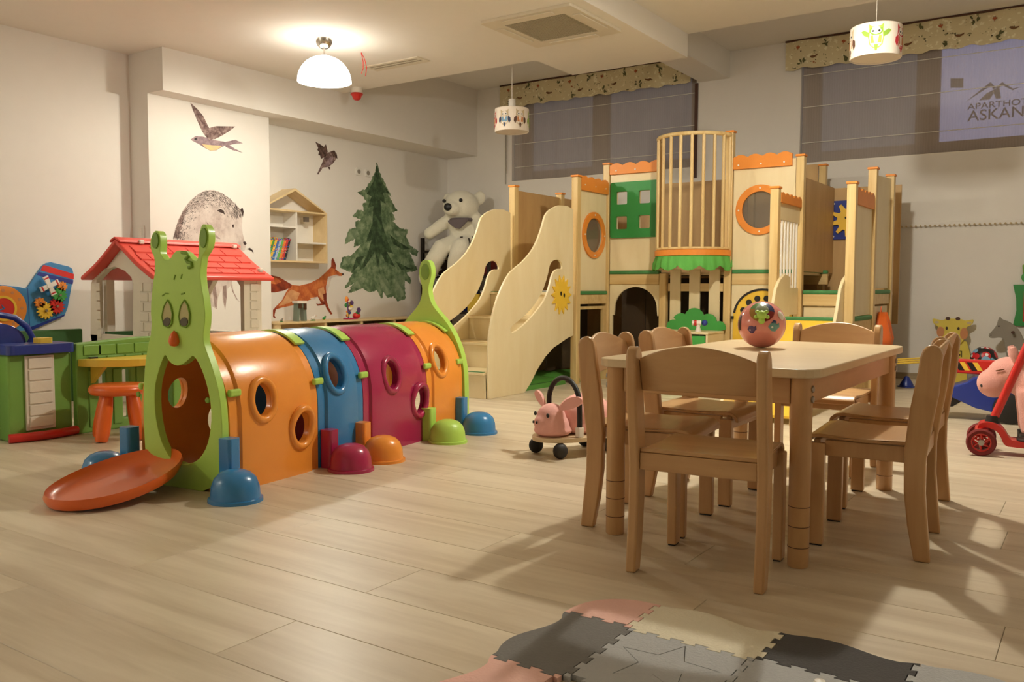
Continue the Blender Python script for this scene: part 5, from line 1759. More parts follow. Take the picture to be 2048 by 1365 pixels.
for i in range(na + 1):
    a = R(180 + 180 * i / na)
    f = i / na * 6.0
    zb = .935 + .038 * (1 - abs(math.sin(math.pi * f)))
    ro = CR + .016 + .010 * math.sin(f * 4 * math.pi)
    for (rr, z) in ((CR + .012, 1.0545), (ro + .012, 1.0), (ro + .016, zb), (ro + .011, zb), (ro + .006, 1.0), (CR + .006, 1.0545)):
        vs.append((CX_ + rr * math.cos(a), CY_ + rr * math.sin(a), z))
for i in range(na):
    for k in range(6):
        k2 = (k + 1) % 6
        fs.append((i * 6 + k, i * 6 + 6 + k, i * 6 + 6 + k2, i * 6 + k2))
M['awning'] = plain('awning_cloth', (92, 170, 72), 0.8, bump=.15)
cpart('awning', aw.add(vs, fs), 'awning', smooth=50)
# slats under the cage
for dx in (-2.985, -2.815, -2.645):
    cpart('slat', MB().box(dx - .047, dx + .047, 6.785, 6.803, 0.0, .95), 'birch', bevel=.003)
for (xa, xb) in ((-3.053, -3.0325), (-2.9375, -2.8625), (-2.7675, -2.6925), (-2.5975, -2.567)):
    cpart('slat_rail', MB().box(xa, xb, 6.79, 6.80, .77, .835), 'pine_x')

# --- ring-window tower panel and ladybird panel
cpart('tower_panel', MB().prism([(-2.493, .945), (-2.007, .945), (-2.007, 1.79), (-2.493, 1.79)], F0, F0 + .02, PY, [circ(-2.275, 1.41, .15, 40)]), 'birch')
round_window('y', -2.275, 1.41, F0 + .02, F0, F0 - .0003)
sc3 = cpart('scallop_board', MB().prism(scallop(-2.493, -2.03, 1.735, 1.825, 4), F0 - .022, F0 - .0003, PY), 'orange_w', bevel=.002)
for dx in (-2.45, -2.27, -2.09):
    cpart('screw', MB().prism(circ(dx, 1.765, .007, 8), F0 - .025, F0 - .0222, PY), 'white', sc3)
cpart('ladybird_board', MB().box(-2.493, -2.007, F0, F0 + .018, 0, .822), 'birch')
arc_o = [(-2.475, 0.0), (-2.475, .55)] + [(-2.24 + .235 * math.cos(R(180 - 9 * i)), .57 + .225 * math.sin(R(180 - 9 * i))) for i in range(21)] + [(-2.008, .55), (-2.008, 0.0)]
lb = cpart('ladybird_panel', MB().prism(arc_o, F0 - .012, F0 - .0003, PY), 'yellow_w')
rim_o = [(-2.24 + .236 * math.cos(R(172 - 8.2 * i)), .57 + .226 * math.sin(R(172 - 8.2 * i))) for i in range(21)]
rim_i = [(-2.24 + .219 * math.cos(R(172 - 8.2 * i)), .57 + .209 * math.sin(R(172 - 8.2 * i))) for i in range(21)]
cpart('black_rim', MB().prism(rim_o + rim_i[::-1], F0 - .0165, F0 - .0122, PY), 'black', lb)
for a in (158, 130, 104, 78, 50, 22):
    cpart('black_spot', MB().prism(circ(-2.24 + .165 * math.cos(R(a)), .565 + .155 * math.sin(R(a)), .024, 18), F0 - .0155, F0 - .0122, PY), 'black', lb)
cpart('hinge', MB().box(-2.489, -2.468, F0 - .03, F0 - .0125, .55, .575), 'black', lb)

# --- lower entrance to the right: slatted gate panel, side panels, slide
cpart('gate_panel', MB().prism([(6.227, 1.29), (6.753, 1.29), (6.753, 1.44), (6.227, 1.47)], -1.98, -1.962, PX), 'birch')
cpart('scallop_board', MB().prism(scallop(6.24, 6.745, 1.41, 1.465, 5), -1.9615, -1.945, PX), 'orange_w', bevel=.002)
cpart('gate_panel', MB().box(-1.98, -1.962, 6.227, 6.753, .60, .80), 'birch')
for i in range(7):
    y = 6.27 + i * .073
    cpart('gate_slat', MB().tube([(-1.97, y, .801), (-1.97, y, 1.289)], .008, 8), 'white')
cpart('side_panel', MB().prism([(6.227, .61), (6.763, .61), (6.763, 1.44), (6.227, 1.46)], -1.46, -1.442, PX), 'birch')
cpart('scallop_board', MB().prism(scallop(6.24, 6.75, 1.37, 1.465, 5), -1.4415, -1.424, PX), 'orange_w', bevel=.002)
cpart('side_panel', MB().prism([(6.837, .80), (7.383, .80), (7.383, 1.66), (6.837, 1.63)], -1.46, -1.442, PX), 'birch')
for i in range(9):
    y = 6.255 + i * .06
    cpart('gate_slat', MB().tube([(-1.45, y, .0), (-1.45, y, .495)], .012, 8), 'pine')
cpart('lower_panel', MB().box(-1.46, -1.442, 6.85, 7.37, .0, .665), 'birch')
cpart('lower_panel', MB().box(-1.93, -1.49, 6.80, 6.818, .0, .66), 'birch')

# back panels
cpart('back_panel', MB().box(-3.60, -2.76, 7.85, 7.868, .77, 1.80), 'ply_brown_shaded')
cpart('back_panel', MB().box(-2.68, -2.13, 7.85, 7.868, .77, 1.88), 'ply_brown_shaded')
cpart('back_panel', MB().box(-2.05, -1.45, 7.85, 7.868, .5, 1.66), 'ply_brown_shaded')
cpart('back_panel', MB().box(-4.26, -4.242, 6.287, 6.983, .77, 1.63), 'ply_brown_shaded')
cpart('back_panel', MB().box(-4.26, -4.242, 7.057, 7.823, .0, 1.63), 'ply_brown_shaded')
cpart('back_panel', MB().box(-4.21, -3.62, 7.85, 7.868, .0, 1.60), 'ply_brown_shaded')
cpart('back_panel', MB().box(-3.60, -2.1, 7.80, 7.818, .0, .89), 'ply_brown_shaded')
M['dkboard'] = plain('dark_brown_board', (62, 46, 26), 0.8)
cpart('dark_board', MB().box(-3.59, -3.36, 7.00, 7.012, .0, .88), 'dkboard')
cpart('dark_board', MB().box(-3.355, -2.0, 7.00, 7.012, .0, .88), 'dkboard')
cpart('dark_board', MB().box(-3.95, -3.938, 6.30, 7.0, .085, .70), 'dkboard')  # added dark sheet, stands in for the shade inside the doorway
cpart('lower_panel', MB().box(-4.26, -4.242, 6.287, 6.983, .0, .73), 'birch')
cpart('partition', MB().box(-2.0, -1.982, 6.83, 7.82, .93, 1.66), 'ply_brown_shaded')
# blue board with a yellow gear on the back panel
gb = cpart('gear_board', MB().prism(rrect(-2.005, -1.70, 1.22, 1.55, .012), 7.828, 7.849, PY), 'navy', bevel=.003)
gp = []
for k in range(10):
    for (f, rr) in ((0, .095), (.22, .145), (.48, .145), (.7, .095)):
        a = 2 * math.pi * (k + f) / 10
        gp.append((-1.855 + rr * math.cos(a), 1.385 + rr * math.sin(a)))
cpart('gear_wheel', MB().prism(gp, 7.805, 7.8275, PY), 'yellow_w', gb)
for dx, dz in ((-.13, .14), (.13, .14), (-.13, -.14), (.13, -.14)):
    cpart('screw', MB().prism(circ(-1.853 + dx, 1.385 + dz, .008, 8), 7.824, 7.8278, PY), 'white', gb)
for dx in (-.022, .03):
    cpart('gear_eye', MB().prism(circ(-1.855 + dx, 1.40, .01, 10), 7.801, 7.8048, PY), 'black', gb)

# slide down from the low deck
sd = [(6.40, .88), (6.28, .90), (6.17, .86), (6.09, .80), (6.02, .66), (5.95, .55), (5.82, .45), (5.6, .33), (5.35, .22), (5.12, .13), (5.06, .09), (5.05, 0.0), (5.16, 0.0), (6.15, .45), (6.40, .55)]
for xs in (-1.928, -1.492):
    cpart('slide_side', MB().prism(sd, xs - .011, xs + .011, PX), 'birch', bevel=.004, smooth=30)
slf = [(6.15, .575), (6.02, .50), (5.8, .36), (5.5, .19), (5.28, .095), (5.10, .05), (5.10, .035), (5.28, .078), (5.5, .172), (5.8, .342), (6.02, .482), (6.15, .557)]
cpart('slide_bed', MB().prism(slf, -1.916, -1.504, PX), 'yellow_w', smooth=40)

# ================================================================== THINGS AROUND THE CASTLE
t = thing('floor_cushion', 'flat green padded cushion on the floor under the castle stairs', 'cushion', (-3.8, 5.8, 0))
def pad(x0, x1, y0, y1, h):
    mb = MB()
    n = 10
    vs, fs = [], []
    for i in range(n + 1):
        for j in range(n + 1):
            u, v_ = i / n, j / n
            puff = (math.sin(math.pi * u) * math.sin(math.pi * v_)) ** .35 if 0 < i < n and 0 < j < n else 0
            vs.append((x0 + (x1 - x0) * u, y0 + (y1 - y0) * v_, h * (.55 + .45 * puff) + .004 * math.sin(9 * u + 5 * v_)))
    base = len(vs)
    for i in range(n + 1):
        for j in range(n + 1):
            vs.append((x0 + (x1 - x0) * i / n, y0 + (y1 - y0) * j / n, 0))
    w_ = n + 1
    for i in range(n):
        for j in range(n):
            fs.append((i * w_ + j, (i + 1) * w_ + j, (i + 1) * w_ + j + 1, i * w_ + j + 1))
            fs.append((base + i * w_ + j, base + i * w_ + j + 1, base + (i + 1) * w_ + j + 1, base + (i + 1) * w_ + j))
    for i in range(n):
        for (a, b_) in (((i) * w_, (i + 1) * w_), (i * w_ + n, (i + 1) * w_ + n), (i, i + 1), (n * w_ + i, n * w_ + i + 1)):
            fs.append((a, b_, base + b_, base + a))
    return mb.add(vs, fs)


M['pad_g'] = plain('green_vinyl', (86, 150, 62), 0.4, bump=.05, bscale=30)
build('pad', pad(-4.20, -3.68, 5.42, 6.18, .075), M['pad_g'], t, world=True, smooth=50)
build('seam', MB().tube([(-3.682, 5.42, .041), (-3.682, 6.18, .041)], .004, 6), M['dkgreen'], t, world=True)
t = thing('floor_cushion', 'green padded cushion on the floor inside the castle doorway', 'cushion', (-3.9, 6.6, 0))
build('pad', pad(-4.20, -3.66, 6.30, 6.78, .075), M['pad_g'], t, world=True, smooth=50)
build('seam', MB().tube([(-3.662, 6.30, .041), (-3.662, 6.78, .041)], .004, 6), M['dkgreen'], t, world=True)

# low toy cabinet with a green bush backboard, under the cage
kb = thing('bush_cabinet', 'low birch cabinet with green bush-shaped backboard under the cage balcony', 'cabinet', (-2.85, 6.6, 0))
bx0, bx1, by0, by1, bz = -3.02, -2.54, 6.40, 6.735, .455
build('side_panel', MB().box(bx0, bx0 + .016, by0, by1, 0, bz - .017), M['birch'], kb, world=True)
build('side_panel', MB().box(bx1 - .016, bx1, by0, by1, 0, bz - .017), M['birch'], kb, world=True)
build('top_board', MB().box(bx0 - .004, bx1 + .004, by0 - .006, by1, bz - .0165, bz), M['birch'], kb, world=True, bevel=.003)
build('bottom_board', MB().box(bx0 + .0165, bx1 - .0165, by0, by1, .03, .046), M['birch'], kb, world=True)
for (a, b_) in ((bx0 + .022, (bx0 + bx1) / 2 - .003), ((bx0 + bx1) / 2 + .003, bx1 - .022)):
    d_ = build('door', MB().box(a, b_, by0 - .002, by0 + .014, .05, bz - .03), M['green_bush'], kb, world=True, bevel=.002)
    build('knob', MB().ell(((a + b_) / 2, by0 - .012, .3), .012, 10, 6), M['yellow_w'], d_, world=True, smooth=60)
bush = [(bx0 + .0, bz)]
lobes = [(-3.02 + .055, bz + .02, .062), (-2.90, bz + .06, .075), (-2.785, bz + .095, .085), (-2.665, bz + .06, .075), (-2.575, bz + .02, .058)]
prev_a = None
for i, (lx, lz, lr) in enumerate(lobes):
    a0, a1 = (190, 70) if i == 0 else (150, 60) if i == 1 else (165, 15) if i == 2 else (120, 30) if i == 3 else (110, -10)
    for k in range(9):
        a = R(a0 + (a1 - a0) * k / 8)
        bush.append((lx + lr * math.cos(a), max(bz + .0005, lz + lr * math.sin(a))))
bush.append((bx1 - .02, bz + .0003))
bush[0] = (bx0 + .0, bz + .0003)
build('bush_board', MB().prism(bush, by1 - .02, by1 - .004, PY), M['green_bush'], kb, world=True, bevel=.002)
t = thing('toy_whale_cup', 'small white toy with blue ball and red stripe on the bush cabinet', 'toy', (-2.66, 6.50, bz))
build('stand', MB().lathe([(0, 0), (.026, 0), (.016, .03), (.014, .055), (0, .055)], n=16), M['white'], t, smooth=40)
build('barrel', MB().tube([(-.045, -.02, .068), (.02, .01, .068)], [.02, .022], 14), M['white'], t, smooth=50)
build('red_band', MB().tube([(-.030, -.013, .068), (-.012, -.005, .068)], .0235, 14), M['red_p'], t, smooth=50)
build('blue_ball', MB().ell((.045, .02, .068), .024, 14, 9), M['navy'], t, smooth=60)

# orange cloth bag hanging on the castle's right end
ob = thing('orange_bag', 'orange cloth bag hanging at the right end of the castle', 'bag', (-1.38, 7.10, .34))
vs, fs = [], []
n = 14
for i in range(n + 1):
    f = i / n
    for (z, wd, out) in ((.62, .06, .02), (.54, .11, .05), (.42, .17, .08), (.36, .19, .07)):
        vs.append((-1.425 + out * (.35 + .65 * math.sin(math.pi * f)) + .025 * math.sin(f * 13 + z * 9), 7.06 + (f - .5) * wd * 1.7, z))
for i in range(n):
    for k in range(3):
        fs.append((i * 4 + k, i * 4 + 4 + k, i * 4 + 5 + k, i * 4 + 1 + k))
bgm = build('cloth', MB().add(vs, fs), M['orange_r'], ob, world=True, smooth=70)
sm_ = bgm.modifiers.new('thickness', 'SOLIDIFY')
sm_.thickness = .006
build('loop', MB().tube([(-1.425, 7.04, .60), (-1.42, 7.05, .66), (-1.425, 7.07, .60)], .005, 6), M['orange_r'], ob, world=True)
# ================================================================== TABLE, CHAIRS, BALL
tb = thing('play_table', 'rectangular beech children table with chamfered round corners', 'table', (-1.0, 3.09, 0))
X0, X1, Y0, Y1 = -.355, .345, -.645, .645
def oct_(x0, x1, y0, y1, c):
    o = []
    for (cx, cy, a) in ((x1 - c, y1 - c, 0), (x0 + c, y1 - c, 90), (x0 + c, y0 + c, 180), (x1 - c, y0 + c, 270)):
        for k in range(6):
            b_ = R(a + 18 * k)
            o.append((cx + c * math.cos(b_), cy + c * math.sin(b_)))
    return o


build('tabletop', MB().prism(oct_(X0, X1, Y0, Y1, .075), .548, .574, PZ), M['laminate'], tb, bevel=.004, segs=2)
LX, LY = .295, .585
for sx in (-1, 1):
    for sy in (-1, 1):
        lg_ = build('leg', MB().lathe([(0, 0), (.027, 0), (.030, .004), (.030, .5475), (0, .5475)], (sx * LX - .005, sy * LY, 0), 24), M['beech'], tb, smooth=40)
        for z in (.058, .118, .175):
            subpart('ring_joint', MB().lathe([(.0298, z), (.0306, z + .0006), (.0306, z + .0020), (.0298, z + .0026)], (sx * LX - .005, sy * LY, 0), 24), M['brown'], lg_)
        for z in (.485, .515):
            for (dx, dy, ry) in ((sx * .0305, 0, sx * 90),):
                subpart('bolt', MB().lathe([(0, 0), (.0105, 0), (.0095, .004), (0, .006)], n=12, m=Matrix.Translation((sx * LX - .005 + sx * .030, sy * LY, z)) @ Matrix.Rotation(R(sx * 90), 4, 'Y')), M['steel'], lg_, smooth=40)
for sy in (-1, 1):
    build('apron', MB().box(-LX + .025, LX - .035, sy * LY - .011, sy * LY + .011, .468, .5475), M['beech_x'], tb, bevel=.003)
M['beech_y'] = wood('beech_y', (216, 174, 122), (192, 146, 96), 0.33, (12, 1.4, 12), 1.3, 0.35, (0.3, 0.8))
for sx in (-1, 1):
    build('apron', MB().box(sx * LX - .005 - .011, sx * LX - .005 + .011, -LY + .03, LY - .03, .468, .5475), M['beech_y'], tb, bevel=.003)


def make_chair():
    """faces +y; origin on the floor under the seat centre"""
    t = thing('kids_chair', '', 'chair', group='beech children chairs around the table')
    # rear legs: curved side boards that run up into the back posts
    side = [(-.195, 0), (-.150, 0), (-.130, .10), (-.118, .20), (-.115, .32), (-.128, .45), (-.146, .56), (-.150, .60), (-.156, .622), (-.170, .636), (-.188, .638), (-.203, .628), (-.210, .61), (-.203, .50), (-.188, .40), (-.175, .30), (-.176, .20), (-.185, .10)]
    side = side[:6] + side[6:]
    for sx in (-1, 1):
        l_ = build('back_leg', MB().prism(side, sx * .178 - .0145, sx * .178 + .0145, PX), M['beech'], t, bevel=.006, segs=3, smooth=35)
        subpart('glide', MB().box(sx * .178 - .011, sx * .178 + .011, -.191, -.154, -.0002, .0042), M['black'], l_)
    for sx in (-1, 1):
        l_ = build('front_leg', MB().box(sx * .160 - .0145, sx * .160 + .0145, .110, .158, .004, .322), M['beech'], t, bevel=.004, segs=2)
        subpart('glide', MB().box(sx * .160 - .011, sx * .160 + .011, .114, .154, 0, .0038), M['black'], l_)
    # seat board, waterfall front edge
    prof = [(-.165, .352), (-.13, .348), (0, .344), (.08, .347), (.13, .350), (.158, .345), (.176, .330), (.180, .312), (.170, .310), (.164, .325), (.150, .335), (.12, .338), (0, .332), (-.13, .336), (-.165, .340)]
    build('seat', MB().prism(prof, -.163, .163, PX), M['beech_x'], t, bevel=.003, smooth=40)
    # aprons under the seat
    build('side_rail', MB().box(-.157, -.135, -.117, .112, .282, .331), M['beech'], t, bevel=.003)
    build('side_rail', MB().box(.135, .157, -.117, .112, .282, .331), M['beech'], t, bevel=.003)
    build('rear_rail', MB().box(-.163, .163, -.168, -.146, .290, .339), M['beech_x'], t, bevel=.003)
    build('front_rail', MB().box(-.145, .145, .128, .148, .284, .3315), M['beech_x'], t, bevel=.003)
    # bowed plywood backrest with an arched top
    vs, fs = [], []
    n = 20
    for i in range(n + 1):
        u = -1 + 2 * i / n
        x = .1632 * u
        bow = -.024 * (1 - u * u)
        zt = .603 + .040 * (1 - abs(u) ** 2.0)
        zb = .512 + .004 * (1 - u * u)
        for (z, dy) in ((zb, 0), (zt, -.012), (zt, -.022), (zb, -.010)):
            tilt = -.1420 - .18 * (z - .50)
            vs.append((x, tilt + bow + dy, z))
    for i in range(n):
        for k in range(4):
            k2 = (k + 1) % 4
            fs.append((i * 4 + k, i * 4 + k2, i * 4 + 4 + k2, i * 4 + 4 + k))
    fs += [(0, 1, 2, 3), (n * 4 + 3, n * 4 + 2, n * 4 + 1, n * 4)]
    build('backrest', MB().add(vs, fs), M['beech_x'], t, bevel=.003, smooth=40)
    return t


chair = make_chair()
chair['label'] = 'beech children chair with its back to the viewer at the near table end'
chair.location = (-.922, 2.385, 0)
chair.rotation_euler = (0, 0, R(5.5))
for (x, y, rz, lab) in (
        (-1.262, 2.726, -84, 'beech children chair on the left table side, next to the pig ride-on'),
        (-1.268, 3.212, -90, 'beech children chair on the left table side, farther from the viewer'),
        (-.607, 2.925, 94, 'beech children chair on the right table side, nearer the viewer'),
        (-.652, 3.432, 92, 'beech children chair on the right table side, nearest the scooter'),
        (-1.02, 3.955, 180, 'beech children chair at the far table end behind the ball')):
    dup(chair, (x, y, 0), R(rz), lab)

# musical ball on the table
bl = thing('musical_ball', 'shiny pink toy ball with a green turtle on the table', 'toy ball', (-1.075, 3.245, .5745))
BR = .088
bc = Vector((0, 0, BR))
build('shell', MB().ell(bc, BR, 36, 22), M['pink_l'], bl, smooth=70)
vdir = Vector((1.06, -3.25, .15)).normalized()
side_ = vdir.cross(Vector((0, 0, 1))).normalized()
upv = side_.cross(vdir).normalized()


def on_ball(az, el, lift=0.0):
    """az to the right, el upward as the viewer at the table sees it"""
    d_ = (vdir * math.cos(el) * math.cos(az) - side_ * math.cos(el) * math.sin(az) + upv * math.sin(el))
    return bc + d_ * (BR + lift), d_


def patch(name, az, el, pts, mat, lift=.001, th=.002, par=None):
    c_, d_ = on_ball(az, el)
    e1 = (-side_ * math.cos(az) - vdir * math.sin(az)).normalized()
    e2 = d_.cross(e1).normalized()
    if e2.z < 0: e2 = -e2
    def fn(u, v, t):
        p = (d_ * BR + e1 * u + e2 * v).normalized() * (BR + t)
        return bc + p
    # fan of small triangles so the patch follows the sphere
    mb = MB()
    cu, cv = sum(p[0] for p in pts) / len(pts), sum(p[1] for p in pts) / len(pts)
    vs, fs = [], []
    K = 5
    n = len(pts)
    for k in range(K + 1):
        f = k / K
        for p in pts:
            vs.append(fn(cu + (p[0] - cu) * f, cv + (p[1] - cv) * f, lift + th * (1 - f ** 3)))
    for k in range(K):
        for i in range(n):
            j = (i + 1) % n
            fs.append((k * n + i, k * n + j, (k + 1) * n + j, (k + 1) * n + i))
    return build(name, mb.add(vs, fs), M[mat] if isinstance(mat, str) else mat, par or bl, smooth=60)


M['dial'] = cover('ball_dial', (70, 120, 70), [((150, 30, 30), 9, .42), ((40, 50, 110), 8, .34), ((200, 160, 60), 10, .30)])
M['dialr'] = plain('dial_red', (140, 28, 26), 0.25, coat=.4)
M['dialb'] = plain('dial_blue', (40, 56, 110), 0.25, coat=.4)
M['dialy'] = plain('dial_ochre', (176, 132, 60), 0.25, coat=.4)
M['dialg'] = plain('dial_green', (96, 140, 80), 0.25, coat=.4)
M['window'] = plain('dial_window', (150, 160, 140), 0.12, coat=.6)
for (a0, a1, mt) in ((-100, 0, 'dialr'), (0, 80, 'dialb'), (80, 160, 'dialg'), (160, 260, 'dialy')):
    pts = [(.050 * math.cos(R(a0 + (a1 - a0) * i / 10)), .050 * math.sin(R(a0 + (a1 - a0) * i / 10))) for i in range(11)] + [(.026 * math.cos(R(a1 + (a0 - a1) * i / 10)), .026 * math.sin(R(a1 + (a0 - a1) * i / 10))) for i in range(11)]
    q = []
    c_, d_ = on_ball(0, .62)
    e1 = -side_
    e2 = d_.cross(e1)
    if e2.z < 0: e2 = -e2
    vs = []
    for (lift,) in ((.0008,), (.0026,)):
        for p in pts:
            vs.append(bc + (d_ * BR + e1 * p[0] + e2 * p[1]).normalized() * (BR + lift))
    fs = []
    n = 11
    for i in range(10):
        a, b_, c2, d2 = i, i + 1, 20 - i, 21 - i
        fs += [(a, b_, c2, d2), (22 + a, 22 + d2, 22 + c2, 22 + b_)]
    for i in range(22):
        j = (i + 1) % 22
        fs.append((i, j, 22 + j, 22 + i))
    build('dial_sector', MB().add(vs, fs), M[mt], bl, smooth=40)
patch('dial_window', 0, .66, circ(0, 0, .028, 20), 'window', .001, .006)
# turtle
c_, d_ = on_ball(.0, .36, .006)
mb = MB().ell(c_ + d_ * .002, (.019, .017, .017)).ell(c_ + Vector((0, 0, -.021)) + d_ * .004, (.0125, .012, .0125))
for s_ in (-1, 1):
    mb.ell(c_ + side_ * s_ * .020 + Vector((0, 0, -.006)), (.008, .008, .007)).ell(c_ + side_ * s_ * .016 + Vector((0, 0, .013)), (.008, .008, .006))
build('turtle', mb, M['lime'], bl, smooth=70)
fish = [(-.020, .0), (-.012, .012), (.0, .015), (.012, .010), (.020, .015), (.022, .0), (.014, -.006), (.006, -.016), (-.008, -.014)]
patch('blue_fish', .52, -.10, [(u * 1.15, v * 1.1) for u, v in fish], 'teal')
patch('fish_fin', .50, .06, [(-.010, 0), (0, .012), (.012, .008), (.012, 0)], 'dialb', .0012)
patch('fish_eye', .43, -.11, circ(0, 0, .004, 10), 'white', .003)
patch('purple_fish', -.42, -.22, [(u * .85, v * .95) for u, v in fish], 'purple')
patch('fish_eye', -.48, -.24, circ(0, 0, .003, 8), 'white', .003)
patch('brown_bear', -1.12, .06, [(-.012, -.03), (.008, -.03), (.012, 0), (.008, .028), (-.008, .03), (-.014, 0)], 'brown')
patch('white_button', 1.0, .40, circ(0, 0, .018, 16), 'white')

# ================================================================== PIG RIDE-ON
pg = thing('pig_ride_on', 'pink pig ride-on with black wheels and handle loop beside the table', 'ride-on toy', (-2.12, 3.63, 0), rz=R(70))
pg.scale = (1.2, 1.2, 1.2)
# local: the snout points to -x... the body runs along +x
def oval(a, b_, n=32):
    return [(a * math.cos(2 * math.pi * i / n), b_ * math.sin(2 * math.pi * i / n)) for i in range(n)]


build('board', MB().prism(oval(.185, .115), .062, .080, PZ), M['laminate'], pg, bevel=.007, segs=3, smooth=40)
pb = MB().ell((.06, 0, .155), (.125, .085, .085)).ell((.06, 0, .11), (.125, .09, .04))
build('body', pb, M['pink'], pg, remesh=.008)
hd_ = MB().ell((-.105, 0, .12), (.072, .068, .055)).ell((-.11, 0, .15), (.062, .056, .06)).ell((-.155, 0, .135), (.036, .032, .032)).ell((-.10, 0, .10), (.08, .075, .025))
hd_o = build('head', hd_, M['pink'], pg, remesh=.006)
for s_ in (-1, 1):
    subpart('nostril', MB().ell((-.190, s_ * .010, .140), (.004, .005, .006), 10, 6), M['black'], hd_o, smooth=60)
    subpart('eye', MB().ell((-.158, s_ * .040, .168), (.006, .007, .009), 10, 6), M['black'], hd_o, smooth=60)
    ear = MB().prism(smooth_loop([(.0, .0), (s_ * .03, -.006), (s_ * .09, .018), (s_ * .112, .05), (s_ * .08, .074), (s_ * .032, .056)], 2), -.006, .006, lambda u, v, t: (-.105 + t + abs(u) * .30, s_ * .040 + u * 1.05, .186 + v * .72 + abs(u) * .12))
    subpart('ear', ear, M['pink'], hd_o, bevel=.003, smooth=50)
hp = [(-.045, -.098 * math.cos(R(a)), .10 + (.10 if 0 < a < 180 else 0) + .105 * math.sin(R(a))) for a in range(0, 181, 12)]
hp = [(-.045, -.098, .0805), (-.045, -.098, .14)] + hp[1:-1] + [(-.045, .098, .14), (-.045, .098, .0805)]
hl = build('handle_loop', MB().tube(hp, .0105, 10), M['rubber'], pg, smooth=50)
for s_ in (-1, 1):
    subpart('strap_end', MB().cbox((-.045, s_ * .098, .10), (.026, .024, .04)), M['white'], hl, bevel=.003)
build('tail', MB().tube([(.182, 0, .19), (.20, .004, .205), (.208, .014, .195), (.20, .018, .184)], .005, 6), M['pink'], pg)
for (wx_, wy_) in ((-.125, -.078), (-.125, .078), (.13, -.075), (.13, .075)):
    w_ = build('castor', MB().ell((wx_, wy_, .031), (.031, .026, .031), 18, 12), M['rubber'], pg, smooth=60)
    subpart('castor_stem', MB().tube([(wx_, wy_, .05), (wx_, wy_, .0615)], .012, 10), M['darkmetal'], w_)

# ================================================================== FOAM PUZZLE MAT
TK = .012
def teeth(p0, p1, n, amp, sign):
    """row of puzzle teeth from p0 to p1, bulging to the left (sign=1) or right (-1) of the walking direction"""
    (x0, y0), (x1, y1) = p0, p1
    L_ = math.hypot(x1 - x0, y1 - y0)
    tx, ty = (x1 - x0) / L_, (y1 - y0) / L_
    nx, ny = -ty * sign, tx * sign
    o = []
    for i in range(n):
        c = (i + .5) / n * L_
        wn, ww = L_ / n * .22, L_ / n * .30
        for (s_, h) in ((c - wn, 0), (c - ww, amp), (c + ww, amp), (c + wn, 0)):
            o.append((x0 + tx * s_ + nx * h, y0 + ty * s_ + ny * h))
    return o


def wavy(p0, p1, amp, ph=0.0, n=24):
    (x0, y0), (x1, y1) = p0, p1
    L_ = math.hypot(x1 - x0, y1 - y0)
    tx, ty = (x1 - x0) / L_, (y1 - y0) / L_
    o = []
    for i in range(1, n):
        f = i / n
        h = amp * math.sin(2 * math.pi * f + ph) * min(1, 8 * f, 8 * (1 - f))
        o.append((x0 + tx * f * L_ - ty * h, y0 + ty * f * L_ + tx * h))
    return o


gx = [-1.065, -.888, -.592, -.296, .0]
gy = [1.19, 1.488, 1.79, 1.965]
GAP = .0012
AMP = .013


def tile(i, j, mat, label, star=False, corner=False):
    """cell (i, j) of the puzzle mat; teeth interlock with the neighbours"""
    x0, x1, y0, y1 = gx[i] + GAP, gx[i + 1] - GAP, gy[j] + GAP, gy[j + 1] - GAP
    nx_ = 3 if i == 0 else 5
    ny_ = 3 if j == 2 else 5
    o = []
    # bottom edge, left to right: this tile's teeth point outwards on odd edges only
    o += [(x0, y0)]
    if j > 0: o += teeth((x0, y0), (x1, y0), nx_, AMP, -1 if (i + j) % 2 else 1)
    o += [(x1, y0)]
    o += teeth((x1, y0), (x1, y1), ny_, AMP, -1 if (i + j) % 2 else 1)
    if not corner: o += [(x1, y1)]
    if j == 2:
        if corner:
            o += [(x1, y1)] + [(x1 - .03 - (x1 - x0 - .03) * math.sin(R(a)), y0 + (y1 - y0) * math.cos(R(a)) ** .8) for a in range(6, 90, 7)]
        else:
            o += wavy((x1, y1), (x0, y1), .016, .6)
            o += [(x0, y1)]
    else:
        o += teeth((x1, y1), (x0, y1), nx_, AMP, -1 if (i + j) % 2 else 1)
        o += [(x0, y1)]
    if i == 0 and not corner:
        o += wavy((x0, y1), (x0, y0), .018, .3)
    elif i > 0:
        o += teeth((x0, y1), (x0, y0), ny_, AMP, -1 if (i + j) % 2 else 1)
    cxm, cym = (gx[i] + gx[i + 1]) / 2, (gy[j] + gy[j + 1]) / 2
    # teeth of one parity stand out, those of the other are sockets: shrink the standing ones a hair
    hs_ = []
    if star:
        st_ = []
        for k in range(10):
            rr = .118 if k % 2 == 0 else .052
            st_.append((cxm + rr * math.sin(R(36 * k)), cym + .01 + rr * math.cos(R(36 * k))))
        hs_ = [st_]
    t = thing('foam_tile', label, 'foam mat tile', (cxm, cym, 0), group='foam puzzle mat tiles')
    build('sheet', MB().prism(o, .0002, TK, PZ, hs_), mat, t, world=True)
    if star:
        ins = [((px_ - cxm) * .965 + cxm, (py_ - cym - .01) * .965 + cym + .01) for px_, py_ in hs_[0]]
        build('star_insert', MB().prism(ins, .0002, TK - .0004, PZ), mat, t, world=True)


